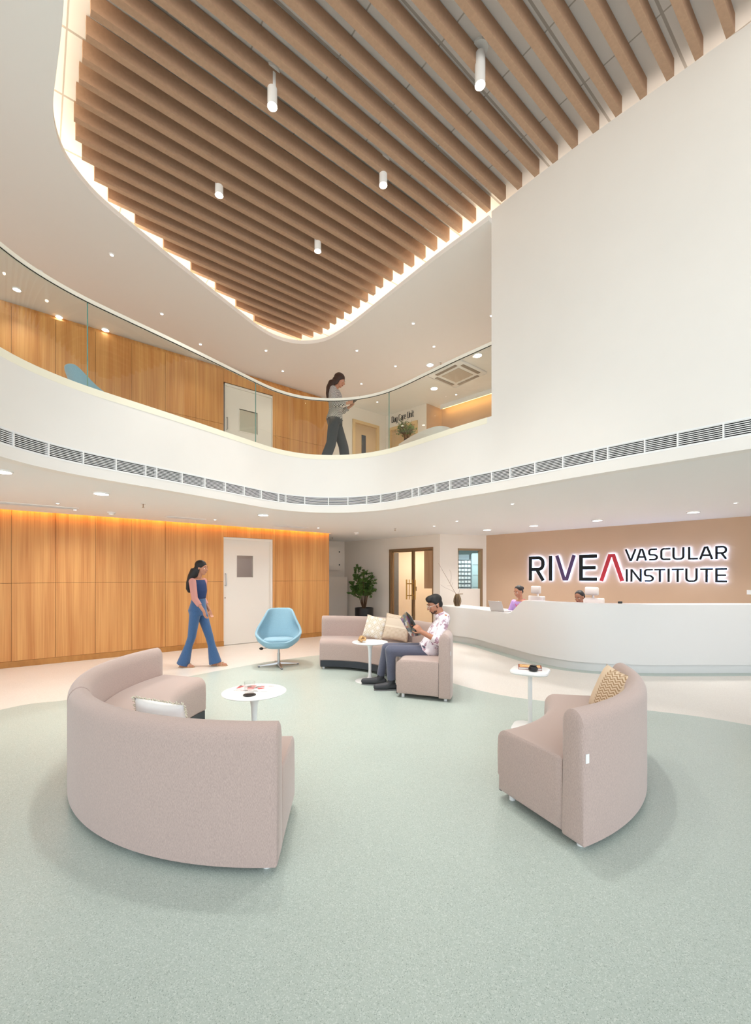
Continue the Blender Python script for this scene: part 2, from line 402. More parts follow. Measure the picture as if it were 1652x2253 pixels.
# ---- doors in the wood wall
def wood_door(n, t0, t1, z0, h, win, lab):
    fr = MB(); w = .045
    def bx(mb, a, b, o0, o1, za, zb): mb.prism([LP(a, o0), LP(b, o0), LP(b, o1), LP(a, o1)], za, zb)
    bx(fr, t0, t0+.012, -.01, -.15, z0, z0+h); bx(fr, t1-w, t1, -.01, -.15, z0, z0+h); bx(fr, t0, t1, -.011, -.15, z0+h-w, z0+h)
    root = struct('door_%d' % n, fr, M_doorp); tag(root, lab[0], 'door')
    lf = MB(); a, b = t0+.012, t1-w; wa, wb_, za, zb = win
    bx(lf, a, wa, -.045, -.09, z0+.008, z0+h-w); bx(lf, wb_, b, -.045, -.09, z0+.008, z0+h-w)
    bx(lf, wa, wb_, -.045, -.09, z0+.008, za); bx(lf, wa, wb_, -.045, -.09, zb, z0+h-w)
    leaf = struct('door_leaf', lf, M_doorp, parent=root)
    be = MB(); e = .018
    for q in ((wa-e, wa, za-e, zb+e), (wb_, wb_+e, za-e, zb+e), (wa, wb_, za-e, za), (wa, wb_, zb, zb+e)): bx(be, q[0], q[1], -.037, -.095, q[2], q[3])
    struct('window_bead', be, M_doorp, parent=leaf)
    gl_ = MB(); bx(gl_, wa, wb_, -.062, -.068, za, zb); struct('vision_pane', gl_, M_mirror if n == 2 else M_glassc, parent=leaf)
    hd = MB(); q = LP(a+.035, -.045); r = LP(a+.035, 0.0)
    hd.tube([(q.x, q.y, z0+1.17), (r.x, r.y, z0+1.17), (r.x, r.y, z0+1.40), (q.x, q.y, z0+1.40)], .009, 8)
    struct('door_handle', hd, M_steel, parent=leaf, smooth=40)
    lk = MB(); q = LP(a+.03, -.04); lk.ball((q.x, q.y, z0+.93), (.012,)*3); struct('lock', lk, M_bronze, parent=leaf, smooth=60)
    return root
M_mirror = mat('mirror_pane', (225, 225, 215), .03, 1)
wx = (tL(522.8), tL(558.3))
wood_door(1, d0, d1, 0, ZD1, (wx[0], wx[1], 1.33, 1.765), ('tall cream hinged door with vision pane in the ground floor oak wall',))
wood_door(2, d0+.03, d1+.03, ZF2, 2.06, (wx[0]+.05, wx[1]+.1, ZF2+1.20, ZF2+1.64), ('cream door with mirrored square pane in the oak wall upstairs',))
# dim room behind the ground floor door pane
rm = MB(); rm.prism([LP(d0-.6, -1.6), LP(d1+.6, -1.6), LP(d1+.6, -1.7), LP(d0-.6, -1.7)], 0, 2.4); rm.prism([LP(d0-.6, -.2), LP(d0-.5, -.2), LP(d0-.5, -1.7), LP(d0-.6, -1.7)], 0, 2.4)
rm.prism([LP(d1+.5, -.2), LP(d1+.6, -.2), LP(d1+.6, -1.7), LP(d1+.5, -1.7)], 0, 2.4)
struct('wall_store', rm, mat('store_wall', (196, 176, 166), .8))
# ---- ground storey: corridor end, glazed door wall, pharmacy wall, sign wall
W0 = V2(2.63, 10.14); WD = Vector((3.42, -3.25)).normalized()
def WP(s, off=0.0): return W0+WD*s+Vector((WD.y, -WD.x))*off       # off > 0 : towards the room
def sW(px): return along(px, W0, WD)
CA = V2(-.87, 12.0); CD = (V2(1.48, 9.80)-CA).normalized(); CN = Vector((CD.y, -CD.x))
def CP(s, off=0.0): return CA+CD*s+CN*off
def sC(px): return along(px, CA, CD)
sEnd = sC(968)
w = MB(); w.prism([WP(0), WP(9), WP(9, -.15), WP(0, -.15)], 0, ZC+.1); struct('wall_sign', w, M_beige)
DA = CP(sEnd); DD = (W0-DA).normalized(); DN = Vector((DD.y, -DD.x)); DLEN = (W0-DA).length
def DP(s, off=0.0): return DA+DD*s+DN*off
def sD(px): return along(px, DA, DD)
def quad(mb, fn, a, b, o0, o1, z0, z1): mb.prism([fn(a, o0), fn(b, o0), fn(b, o1), fn(a, o1)], z0, z1)
g0, g1 = sC(857), sC(953)
w = MB(); quad(w, CP, 0, g0, 0, -.15, 0, ZC+.1); quad(w, CP, g1, sEnd, 0, -.15, 0, ZC+.1); quad(w, CP, g0, g1, 0, -.15, 2.03, ZC+.1)
struct('wall_entrance', w, M_wallw)
h0, h1 = sD(1007), sD(1061); zwb = zat(1295.5, DP(sD(1035)).y)
w = MB(); quad(w, DP, 0, h0, 0, -.15, 0, ZC+.1); quad(w, DP, h1, DLEN, 0, -.15, 0, ZC+.1); quad(w, DP, h0, h1, 0, -.15, 2.0, ZC+.1); quad(w, DP, h0, h1, -.03, -.12, 0, zwb)
struct('wall_pharmacy', w, M_wallw)
# corridor end
w = MB(); q = CA; w.prism([q, q-D2*4, q-D2*4+N2*.15, q+N2*.15], 0, ZC+.1); struct('wall_corridor', w, M_wallw)
# window_1 : pharmacy hatch
fr = MB(); quad(fr, DP, h1-.045, h1, .02, -.12, 0, 2.0); quad(fr, DP, h0, h1, .021, -.12, 1.955, 2.0); quad(fr, DP, h0, h0+.02, 0.0, -.12, zwb, 1.955)
wr = struct('window_1', fr, M_bronze); tag(wr, 'bronze framed glazed hatch beside the tan sign wall', 'window')
p = MB(); quad(p, DP, h0+.02, h1-.045, -.06, -.068, zwb, 1.955); struct('window_pane', p, M_glassc, parent=wr)
# door_3 : glazed double door with brass pulls
fr = MB(); fw = .05; gm = (g0+g1)/2
quad(fr, CP, g0, g0+fw, .02, -.12, 0, 2.03); quad(fr, CP, g1-fw*.4, g1, .02, -.12, 0, 2.03); quad(fr, CP, g0, g1, .021, -.12, 1.985, 2.03)
dr = struct('door_3', fr, M_bronze); tag(dr, 'bronze framed glazed double door with long brass pulls behind the plant', 'door')
gmid = sC(906.5)
for k, (a, b, hx) in enumerate(((g0+fw, gmid-.004, gmid-.13), (gmid+.004, g1-fw*.4, gmid+.13))):
    st = MB(); s_ = .05
    if k == 0: quad(st, CP, a, a+.02, -.03, -.07, .01, 1.98); quad(st, CP, b-s_*.7, b, -.03, -.07, .01, 1.98)
    else: quad(st, CP, a, a+s_*.7, -.03, -.07, .01, 1.98); quad(st, CP, b-.02, b, -.03, -.07, .01, 1.98)
    quad(st, CP, a, b, -.03, -.07, .01, .08); quad(st, CP, a, b, -.03, -.07, 1.95, 1.98)
    lf = struct('door_leaf', st, M_bronze, parent=dr)
    p = MB(); quad(p, CP, a, b, -.047, -.055, .08, 1.95); struct('door_pane', p, M_glassc, parent=lf)
    hh = MB(); q = CP(hx, .05); z0_, z1_ = .79, 1.27
    hh.tube([(q.x, q.y, z0_), (q.x, q.y, z1_)], .016, 10)
    for z in (z0_+.1, z1_-.1):
        r_ = CP(hx+(.1 if k == 0 else -.1), -.03); q2 = CP(hx, -.0); hh.tube([(q.x, q.y, z), (CP(hx+(.085 if k == 0 else -.085), .05).x, CP(hx+(.085 if k == 0 else -.085), .05).y, z)], .012, 8)
        q3 = CP(hx+(.085 if k == 0 else -.085), .05); hh.tube([(q3.x, q3.y, z), (CP(hx+(.085 if k == 0 else -.085), -.03).x, CP(hx+(.085 if k == 0 else -.085), -.03).y, z)], .012, 8)
    q3 = CP(hx+(.085 if k == 0 else -.085), .05); hh.tube([(q3.x, q3.y, z0_), (q3.x, q3.y, z1_)], .010, 8)
    struct('door_handle', hh, M_brass, parent=lf, smooth=40)
lb = MB(); quad(lb, CP, gmid+.055, gmid+.115, -.02, -.03, 1.0, 1.1); struct('lock_box', lb, M_bronze, parent=lf)
# room behind the glazed door
lobm = mat('lobby_paint', (236, 214, 188), .7)
w = MB(); w.prism([V2(-.25,12.9), V2(2.05,12.5), V2(2.05,12.6), V2(-.25,13.0)], 0, ZC); q = CP(g0-.3, -.16)
w.prism([q, q+V2(-.08,0), V2(q.x-.08,13), V2(q.x,13)], 0, ZC)
struct('wall_lobby', w, lobm)
w = MB(); w.prism([V2(1.60,9.98), V2(1.66,9.98), V2(2.10,12.8), V2(2.0,12.8)], 0, ZC); struct('wall_divider', w, mat('divider_paint', (226, 214, 198), .7))
w = MB(); w.prism([P(862,1300,11.9).xy, P(877,1300,11.9).xy, P(877,1300,12.0).xy, P(862,1300,12.0).xy], 0, 2.0); tag(w.build('metal_panel', mat('dark_metal_panel', (120,112,104), .3, .7)), 'tall dark metal panel seen through the left leaf of the glazed door', 'panel')
w = MB(); w.prism([P(933,1300,11.6).xy, P(956,1300,11.6).xy, P(956,1300,11.7).xy, P(933,1300,11.7).xy], 1.02, 2.15); tag(w.build('wall_panel', wood_mat('walnut', [(150,122,100),(172,142,118),(186,158,132)], 0)), 'narrow walnut panel seen through the right leaf of the glazed door', 'panel')
M_ph = mat('pharmacy_paint', (190, 216, 218), .7)
w = MB(); w.prism([V2(2.0,12.7), V2(4.6,12.7), V2(4.6,12.8), V2(2.0,12.8)], 0, ZC); w.prism([V2(3.25,10.0), V2(3.3,10.0), V2(3.9,12.8), V2(3.8,12.8)], 0, ZC)
struct('wall_pharmacy_back', w, M_ph)
# ---- ceilings
t_far = tend
Kr = list(K)                                           # left -> right
lo = MB()
polyc = [V2(p.x, p.y) for p in offset(Kr, .119)]+[V2(11,-1.5), V2(11,15), V2(-6,15), LP(tend+.02, -.7), LP(tend+.02, .10)]+[LP(tlist[0], .10), V2(-9,-3.5)]
lo.prism(polyc, ZC, ZC+.08)
struct('ceiling', lo, M_ceil)
up = MB()
polys = [V2(p.x, p.y) for p in offset(Kr, .125)]+[V2(11,-1.5), V2(11,15), V2(-6,15), LP(tend, -.17)]+[LP(tlist[0], -.17), V2(-9,-3.5)]
up.prism(polys, ZC+.3, ZF2); struct('floor', up, M_cream)
# wood-wall cove strip
cv = MB(); lprism(cv, tlist[0], tend-.02, .14, .11, ZC+.10, ZC+.13); ob = cv.build('cove_strip', M_wcove)
tag(ob, 'amber light strip hidden above the ground floor oak wall', 'light strip')
# ---- fascia of the void
fz = MB()
ribbon(fz, Kr, 0, .12, ZC, ZGB)                        # lip below the grille
ribbon(fz, Kr[:iw+1], 0, .12, ZGT, ZK)                 # kerb under the glass
ribbon(fz, Kr[iw:], 0, .16, ZGT, ZW)                   # tall wall
struct('wall_atrium', fz, M_wall, smooth=30)
tr = MB(); ribbon(tr, Kr[:iw], -.003, .03, ZK-.068, ZK+.002); struct('trim_2', tr, mat('cream_band', (252, 247, 226), .5), smooth=30)  # pale yellow band along the top of the kerb
# upper ceiling slab with the rounded opening
op_px = [(141,0),(136,60),(128,130),(120,190),(116,240),(122.5,290),(142,345),(175,392),(212,435),(270,485),(325,530),(370,568),(425,611),(480,655),(525,690),(565,721),(600,742),(635,753.5),(670,757),(710,752),(740,738),(780,711),(826,675),(890,624),(956,572),(1020,525),(1081,480)]
opl = [G(x, y, ZU) for x, y in op_px]
opl = [V2(2.6,-2.6), V2(1,-.75), V2(-.6,1.12), V2(-1.6,2.3)]+opl
OP = smooth_pts(resample(catmull(opl, 8), .05), 4)
OP[-1] = Kr[iw].copy()+V2(.0,.0)
us = MB()
polyu = OP+[V2(p.x, p.y) for p in offset(Kr, .05)[iw:]]+[V2(11,-1.5), V2(11,15), V2(-6,15), LP(tlist[0], -.6), V2(-10,-3.5)]
us.prism(polyu, ZU, ZU+.06)
struct('ceiling', us, M_ceil)
# cove upstand strip, set back on top of the slab
cv = MB(); cs = OP[::2]
ribbon(cv, cs[40:], .14, .16, ZU+.062, ZU+.09)
ob = cv.build('cove_strip', M_cove); tag(ob, 'warm light strip hidden round the edge of the slatted ceiling opening', 'light strip')
cv = MB(); ribbon(cv, Kr[iw+2:], .20, .22, ZW-.07, ZW-.05); ob = cv.build('cove_strip', emitter('cove_led_soft', (1, .9, .78), 4.0)); tag(ob, 'soft light strip hidden behind the top edge of the tall white wall', 'light strip')
# tile ceiling over the opening
M_tile = mat('ceiling_tile', (226, 220, 214), .8); nt, b = nodes(M_tile)
tcn = N(nt, 'ShaderNodeTexCoord')
def gridline(vec, off, width):
    d = N(nt, 'ShaderNodeVectorMath', operation='DOT_PRODUCT'); d.inputs[1].default_value = vec; nt.links.new(tcn.outputs['Object'], d.inputs[0])
    a = N(nt, 'ShaderNodeMath', operation='SUBTRACT'); nt.links.new(d.outputs['Value'], a.inputs[0]); a.inputs[1].default_value = off-60+width/2
    mo = N(nt, 'ShaderNodeMath', operation='MODULO'); nt.links.new(a.outputs[0], mo.inputs[0]); mo.inputs[1].default_value = .6
    lt = N(nt, 'ShaderNodeMath', operation='LESS_THAN'); nt.links.new(mo.outputs[0], lt.inputs[0]); lt.inputs[1].default_value = width
    return lt
l1 = gridline((D2.x, D2.y, 0), 3.195, .012); l2 = gridline((N2.x, N2.y, 0), 1.18, .02)
mx = N(nt, 'ShaderNodeMath', operation='MAXIMUM'); nt.links.new(l1.outputs[0], mx.inputs[0]); nt.links.new(l2.outputs[0], mx.inputs[1])
cm = N(nt, 'ShaderNodeMix', data_type='RGBA'); cm.inputs[6].default_value = lin((238,232,228)); cm.inputs[7].default_value = lin((190,181,173)); nt.links.new(mx.outputs[0], cm.inputs[0]); nt.links.new(cm.outputs[2], b.inputs['Base Color'])
tcm = MB(); tcm.prism([(-7,-3.5),(8,-3.5),(8,12),(-7,12)], ZT, ZT+.05)
struct('ceiling', tcm, M_tile)
cl = MB()   # side closures above the slab
ribbon(cl, OP[::3], .5, .56, ZU+.06, ZT); ribbon(cl, Kr[iw:], .3, .34, ZU+.06, ZT)
struct('trim_1', cl, M_ceil)
# ---- upstairs walls on the right : day care wall, return, amber lit wall
UG0 = LP(tc_, -.02); UG1 = V2(1.2, 10.05); UGd = (UG1-UG0).normalized(); UGn = Vector((UGd.y, -UGd.x))
def UP(s, off=0.0): return UG0+UGd*s+UGn*off
uL = (UG1-UG0).length
def sU(px): return along(px, UG0, UGd)
w = MB(); e0, e1 = sU(856), sU(919)
quad(w, UP, 0, max(.02, e0), 0, -.12, ZF2, ZU); quad(w, UP, e0, e1, 0, -.12, ZF2+2.03, ZU); quad(w, UP, e1, uL, 0, -.12, ZF2, ZU)
struct('wall_daycare', w, M_wallw)
R1 = V2(1.61, 10.41); w = MB(); w.prism([UG1, R1, R1+V2(-.1,.1), UG1+V2(-.1,.1)], ZF2, ZU); struct('wall_return', w, M_beige)
w = MB(); R2 = R1+(V2(2.57, 9.52)-R1).normalized()*6; rn = Vector((.68, .73)); w.prism([R1, R2, R2+rn*.12, R1+rn*.12], ZF2, ZU); struct('wall_corridor_upper', w, M_beige)
cs_ = MB(); a = R1+(R2-R1)*.02-rn*.12; b_ = R1+(R2-R1)*.95-rn*.12; cs_.prism([a, b_, b_-rn*.03, a-rn*.03], ZU-.06, ZU-.03)
tag(cs_.build('cove_strip', emitter('amber_led_soft', (1, .62, .22), 8)), 'amber light strip at the top of the upstairs corridor wall', 'light strip')
vb = MB(); vb.prism([a-rn*.10, b_-rn*.10, b_-rn*.115, a-rn*.115], ZU-.10, ZU); struct('trim_3', vb, M_ceil)
def plain_door(n, fn, a, b, z0, h, dn_off, slit, lab):
    fr = MB(); quad(fr, fn, a, a+.07, dn_off+.03, dn_off-.1, z0, z0+h); quad(fr, fn, b-.07, b, dn_off+.03, dn_off-.1, z0, z0+h); quad(fr, fn, a, b, dn_off+.031, dn_off-.1, z0+h-.07, z0+h)
    r_ = struct('door_%d' % n, fr, mat('door_frame_tan_%d' % n, (222, 190, 140), .5)); tag(r_, lab, 'door')
    lf = MB(); quad(lf, fn, a+.07, b-.07, dn_off-.03, dn_off-.07, z0, z0+h-.07); l_ = struct('door_leaf', lf, mat('door_leaf_tan_%d' % n, (206, 176, 138), .5), parent=r_)
    if slit:
        s_ = MB(); quad(s_, fn, slit[0], slit[1], dn_off-.02, dn_off-.03, z0+slit[2], z0+slit[3]); struct('vision_pane', s_, M_slit, parent=l_)
M_slit = mat('dark_pane', (60, 66, 74), .1)
def LPo(s, off): return LP(s, off)
plain_door(4, LPo, tL(776), tL(834), ZF2, 2.06, -.02, (tL(798), tL(807), .9, 1.75), 'tan upstairs door with a narrow dark slit pane behind the walking woman')
plain_door(5, UP, e0, e1, ZF2, 2.03, 0, None, 'tan door under the day care lettering upstairs')
# ---------------------------------------------------------------- slatted ceiling
endR = [(.45,4.262),(.852,4.243),(1.248,4.21),(1.64,4.172),(2.036,4.155),(2.429,4.13),(2.83,4.113),(3.223,4.092),(3.612,4.069),(4.005,4.044),(4.389,4.012),(4.746,3.965),(5.208,3.996),(5.606,3.971),(5.965,3.938),(6.185,3.93),(6.37,3.915),(6.567,3.85),(6.76,3.736),(6.9,3.6)]
endL = [(.45,.5),(3.86,.33),(4.05,.317),(4.246,.309),(4.449,.30),(4.649,.291),(4.857,.289),(5.06,.323),(5.254,.401),(5.449,.538),(5.636,.68),(5.82,.996),(6.02,1.36),(6.212,1.747),(6.398,2.122),(6.593,2.496),(6.787,2.869)]
def interp(tab, x):
    if x <= tab[0][0]: return tab[0][1]
    for (a, b), (c, d) in zip(tab, tab[1:]):
        if x <= c: return b+(d-b)*(x-a)/(c-a)
    return tab[-1][1]
ORD = ['first','second','third','fourth','fifth','sixth','seventh','eighth','ninth','tenth','eleventh','twelfth','thirteenth','fourteenth','fifteenth','sixteenth','seventeenth','eighteenth','nineteenth','twentieth','twenty-first','twenty-second','twenty-third','twenty-fourth','twenty-fifth','twenty-sixth','twenty-seventh','twenty-eighth','twenty-ninth','thirtieth','thirty-first','thirty-second','thirty-third']
SL_W = .055
for k in range(32):
    n = 6.775-.1968*k
    a, b = interp(endL, n), interp(endR, n)
    if n < .4: break
    nn = n+.028
    m_ = MB()
    def SP(d, q): v = D2*d+N2*q; return (v.x, v.y)
    m_.prism([SP(a, nn-SL_W), SP(b, nn-SL_W), SP(b, nn), SP(a, nn)], ZW+.002, ZT-.012)
    c0 = D2*((a+b)/2)+N2*(nn-SL_W/2)
    bm_ = m_.build('ceiling_slat', M_slat, origin=(c0.x, c0.y, ZW))
    for sgn in (a+.35, (a+b)/2, b-.35):                # hanger clips hold the slat to the tiles
        pass
    tag(bm_, 'brown felt ceiling slat, %s counted from the far rounded tip of the opening' % ORD[k], 'ceiling slat', 'slats of the open ceiling')
# hanger brackets between slat and tile ceiling belong to each slat
for o in [o for o in C.objects if o.name.startswith('ceiling_slat')]:
    hb = MB(); L = max(v.co.dot(Vector((D2.x, D2.y, 0))) for v in o.data.vertices)
    for q in (-L*.72, 0, L*.72):
        v = D2*q; hb.box((v.x-.012, v.y-.012, ZT-ZW-.014), (v.x+.012, v.y+.012, ZT-ZW))
    hb.build('hanger', M_dark, parent=o, local=True)
# ---------------------------------------------------------------- pendant spots
def spot_light(name, parent, loc, power, col, size=70, blend=.6, rad=.04):
    ld = bpy.data.lights.new(name, 'SPOT'); ld.energy = power; ld.color = col; ld.spot_size = math.radians(size); ld.spot_blend = blend; ld.shadow_soft_size = rad
    lo_ = bpy.data.objects.new(name, ld); C.objects.link(lo_); lo_.location = loc; lo_.parent = parent; return lo_
pend = [((599,150),(165,235),'pendant spot lamp left of centre in the slatted ceiling, nearest on the left side'),
        ((1056,95),(118,188),'pendant spot lamp near the top of the slatted ceiling, rightmost and largest'),
        ((482,372),(381,430),'pendant spot lamp lowest on the left of the slatted ceiling'),
        ((843,345),(355,408),'pendant spot lamp in the middle right of the slatted ceiling'),
        ((699,500),(510,553),'pendant spot lamp farthest away, nearest the rounded tip')]
for (cx, cyp), (ya, yb), lab in pend:
    p = G(cx, cyp+6, ZT); z1 = zat(ya, p.y); z0 = zat(yb, p.y)
    # keep each lamp in the gap between two slats
    r = thing('pendant_spot', 'white '+lab, 'spotlight', (p.x, p.y, z0), 0, 'pendant spots of the slatted ceiling')
    mb = MB(); mb.cyl((0,0,ZT-z0-.022), .065, .022, 32); mb.build('canopy', M_white, r, local=True, smooth=40)
    mb = MB(); mb.tube([(0,0,z1-z0), (0,0,ZT-z0-.01)], .004, 8); mb.build('cord', M_dark, r, local=True)
    mb = MB(); mb.loft([[(q*math.cos(t), q*math.sin(t), z) for t in [2*math.pi*k/28 for k in range(28)]] for q, z in ((.030,.014),(.041,.012),(.042,0),(.042,z1-z0-.012),(.038,z1-z0),(.006,z1-z0+.004))]); mb.build('lamp_body', M_white, r, local=True, smooth=40)
    mb = MB(); mb.ball((0,0,.006), (.034,.034,.016)); mb.build('lamp_lens', M_lampw, r, local=True, smooth=60)
    spot_light('spot_light', r, (0,0,-.03), P_PEND, NEUT, 66, .95, .14)
# ---------------------------------------------------------------- continuous air grille
gth = thing('air_grille', 'long white linear air grille curving round the atrium fascia', 'air grille', (K[len(K)//3].x, K[len(K)//3].y, ZGB))
def arc_slice(pts, px0, px1):
    ks = [i for i, p in enumerate(pts) if p.y > .4 and (px0-CX)/F <= p.x/p.y <= (px1-CX)/F]
    return pts[ks[0]:ks[-1]+1]
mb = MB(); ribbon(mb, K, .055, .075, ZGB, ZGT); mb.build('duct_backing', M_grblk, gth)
mb = MB()
zz = (ZGT-ZGB)
for k in range(8):
    z = ZGB+zz*(k+.5)/8-.003
    ribbon(mb, K, .004, .012, z, z+.0065)
ribbon(mb, K, -.002, .012, ZGT-.006, ZGT+.008); ribbon(mb, K, -.002, .012, ZGB-.008, ZGB+.004)
mb.build('louver', M_white, gth)
mpx = [32,111,189,261,326,346,401,451,495.8,537.4,576.5,614.4,631.3,674.4,718.3,761.9,802.4,838.4,871,905.2,918,953.6,991.5,1032.8,1077.5,1126.7,1180,1239,1304,1337,1413.5,1498.6,1594.5]
for px in mpx:
    i = min((i for i in range(len(K)) if K[i].y > .5), key=lambda i: abs(K[i].x/K[i].y-(px-CX)/F))
    p = K[i]; t = (K[i+1]-K[i-1]).normalized(); nn_ = Vector((-t.y, t.x)); mb = MB()
    mb.prism([p-t*.006-nn_*.003, p+t*.006-nn_*.003, p+t*.006+nn_*.04, p-t*.006+nn_*.04], ZGB, ZGT); mb.build('divider', M_white, gth)
# ---------------------------------------------------------------- glass balustrade
ball = thing('glass_balustrade', 'curved clear glass balustrade with white top rail along the upper gallery', 'balustrade', (K[iw//2].x, K[iw//2].y, ZK))
KB = K[:iw+2]; brk = []
for px in (-560, 198, 568, 854):
    brk.append(min((i for i in range(iw) if K[i].y > .6), key=lambda i: abs(K[i].x/K[i].y-(px-CX)/F)))
brk[0] = 4; brk.append(iw+1)
ZR = 4.045
for a, b in zip(brk, brk[1:]):
    mb = MB(); ribbon(mb, KB[a:b+1], .045, .057, ZK-.02, ZR); g_ = mb.build('glass_panel', M_glass, ball, smooth=30)
    mb = MB(); i = b if b < len(KB) else len(KB)-1; p = KB[i]; t = (KB[i]-KB[i-1]).normalized(); nn_ = Vector((-t.y, t.x))
    if b != iw+1:
        mb.prism([p-t*.004+nn_*.046, p+t*.004+nn_*.046, p+t*.004+nn_*.056, p-t*.004+nn_*.056], ZK, ZR); mb.build('glass_edge', M_glassedge, g_)
mb = MB(); ribbon(mb, KB[4:], .034, .068, ZR, ZR+.038); mb.build('top_rail', mat('cream_rail', (250, 246, 232), .35), ball, smooth=30)
mb = MB(); ribbon(mb, KB[4:], .040, .043, ZR-.008, ZR); mb.build('rail_gasket', M_dark, ball)
# ---------------------------------------------------------------- lamps in the ceilings
def round_light(px, py, z, lab, r=.075, pw=P_DOWN, col=NEUT, grp='large round downlights', size=125, at=None):
    p = G(px, py, z) if at is None else at
    t = thing('downlight', lab, 'ceiling light', (p.x, p.y, z-.012), 0, grp)
    mb = MB(); mb.loft([[(q*math.cos(a), q*math.sin(a), zz_) for a in [2*math.pi*k/32 for k in range(32)]] for q, zz_ in ((r,.004),(r,-.002),(r*1.13,0.0),(r*1.15,.012))], caps=False); mb.build('trim_ring', M_white, t, local=True, smooth=40)
    mb = MB(); mb.cyl((0,0,-.001), r, .006, 32); mb.build('diffuser', M_lamp, t, local=True)
    spot_light('spot_light', t, (0,0,-.02), pw, col, size, .9, r)
round_light(223, 1085, ZC, 'round downlight in front of the oak wall, left of the walking woman', pw=P_DOWN*.48)
round_light(579, 1132, ZC, 'round downlight above the blue swivel chair')
round_light(3, 1036, ZC, 'round downlight cut by the left edge near the grille', pw=P_DOWN*.7)
round_light(1071.5, 1165, ZC, 'round downlight farthest left in the row over the reception counter')
round_light(1174, 1156, ZC, 'round downlight above the first letters of the wall sign, second of the row')
round_light(1314, 1144, ZC, 'round downlight above the red letter of the wall sign, third of the row')
round_light(1525, 1126, ZC, 'round downlight above the end of the wall sign, nearest in the row')
round_light(1051, 781, ZU, 'bright round downlight upstairs beside the tall white wall', .07, P_UP, WARM, 'bright round downlights upstairs')
round_light(955, 854, ZU, 'bright round downlight upstairs left of the air conditioner', .07, P_UP, WARM, 'bright round downlights upstairs')
round_light(946, 802, ZU, 'bright round downlight upstairs just above the rail', .06, P_UP, WARM, 'bright round downlights upstairs')
round_light(37, 636, ZU, 'round downlight upstairs at the far left seen through the glass', .045, P_SMALL*1.2, WARM, 'medium downlights upstairs')
round_light(130, 696, ZU, 'round downlight upstairs above the blue lounge chair', .045, P_SMALL*.05, WARM, 'medium downlights upstairs')
round_light(232, 725, ZU, 'round downlight upstairs right of the glass joint, near the oak wall', .05, P_SMALL*.05, WARM, 'medium downlights upstairs')
dots = [(88,597,'close under the rail at the far left'),(246,560,'alone between rail and slats, left'),(356,690,'halfway along the rail'),(441,757,'just above the rail over the upstairs door'),(585,771,'under the rounded tip, left side'),(622,816,'left of the upstairs woman'),(785,771,'right of the rounded tip'),(870,805,'right of the upstairs woman, above the rail'),(954.5,762,'high up near the tall white wall'),(795,844,'beside the head of the upstairs woman'),(830,884,'through the glass right of the woman'),(1003.5,867.5,'just below the air conditioner'),(909,711,'closest to the straight cove edge'),(1081,694,'half hidden by the tall white wall')]
for px, py, lab in dots:
    p = G(px, py, ZU); t = thing('pin_spotlight', 'tiny pin spotlight in the upper ceiling '+lab, 'ceiling light', (p.x, p.y, ZU-.008), 0, 'pin spotlights upstairs')
    mb = MB(); mb.loft([[(q*math.cos(a), q*math.sin(a), z) for a in [2*math.pi*k/20 for k in range(20)]] for q, z in ((.02,.004),(.02,-.001),(.032,.001),(.033,.008))], caps=False); mb.build('trim_ring', M_white, t, local=True, smooth=40)
    mb = MB(); mb.cyl((0,0,-.001), .02, .004, 20); mb.build('lamp_lens', M_dot, t, local=True); spot_light('spot_light', t, (0,0,-.01), P_SMALL, WARM, 110, .9, .02)
# linear supply diffusers, detectors, sprinklers in the ground ceiling
def diffuser(px, py, L, W, lab):
    p = G(px, py, ZC); t = thing('air_diffuser', lab, 'air diffuser', (p.x, p.y, ZC), ANG, 'slot diffusers along the oak wall')
    mb = MB()
    mb.box((-L/2,-W/2,-.008),(L/2,-W/2+.02,.0)); mb.box((-L/2,W/2-.02,-.008),(L/2,W/2,.0)); mb.box((-L/2,-W/2+.02,-.008),(-L/2+.02,W/2-.02,0)); mb.box((L/2-.02,-W/2+.02,-.008),(L/2,W/2-.02,0)); mb.build('frame', M_ceil, t, local=True)
    mb = MB(); mb.box((-L/2+.02,-W/2+.02,-.002),(L/2-.02,W/2-.02,-.0005)); mb.build('throat', M_dark, t, local=True)
    mb = MB()
    for k in range(5):
        y = -W/2+.02+(W-.04)*(k+.5)/5; mb.box((-L/2+.02,y-.005,-.009),(L/2-.02,y+.003,-.002))
    mb.build('louver', M_ceil, t, local=True)
diffuser(80, 1112, .95, .20, 'slot diffuser in the low ceiling at the far left')
diffuser(408, 1140, .62, .18, 'slot diffuser in the low ceiling above the walking woman')
diffuser(640, 1159, .70, .2, 'slot diffuser in the low ceiling above the right stretch of oak')
def detector(px, py, lab):
    p = G(px, py, ZC); mb = MB(); mb.lathe((0,0,0), [(.055,0),(.058,-.014),(.05,-.02),(.034,-.024),(.034,-.04),(.022,-.046),(.001,-.047)], 24); 
    o = mb.build('smoke_detector', M_white, origin=None, smooth=40); o.location = (p.x, p.y, ZC); tag(o, lab, 'smoke detector')
detector(245, 1127, 'white smoke detector between the two left slot diffusers')
detector(784, 1172, 'white smoke detector near the potted shrub')
def sprinkler(px, py, z, lab):
    p = G(px, py, z); t = thing('sprinkler', lab, 'sprinkler', (p.x, p.y, z), 0, 'ceiling sprinklers')
    mb = MB(); mb.cyl((0,0,-.006), .03, .006, 20); mb.build('rosette', M_white, t, local=True)
    mb = MB(); mb.cyl((0,0,-.05), .005, .045, 10); mb.cyl((0,0,-.053), .016, .003, 14); mb.build('head', M_bronze, t, local=True)
sprinkler(315, 1108, ZC, 'small sprinkler head in the low ceiling left of the walking woman')
sprinkler(869, 1162, ZC, 'small sprinkler head in the low ceiling before the glazed door')
sprinkler(731, 1181, ZC, 'small sprinkler head over the corridor end')
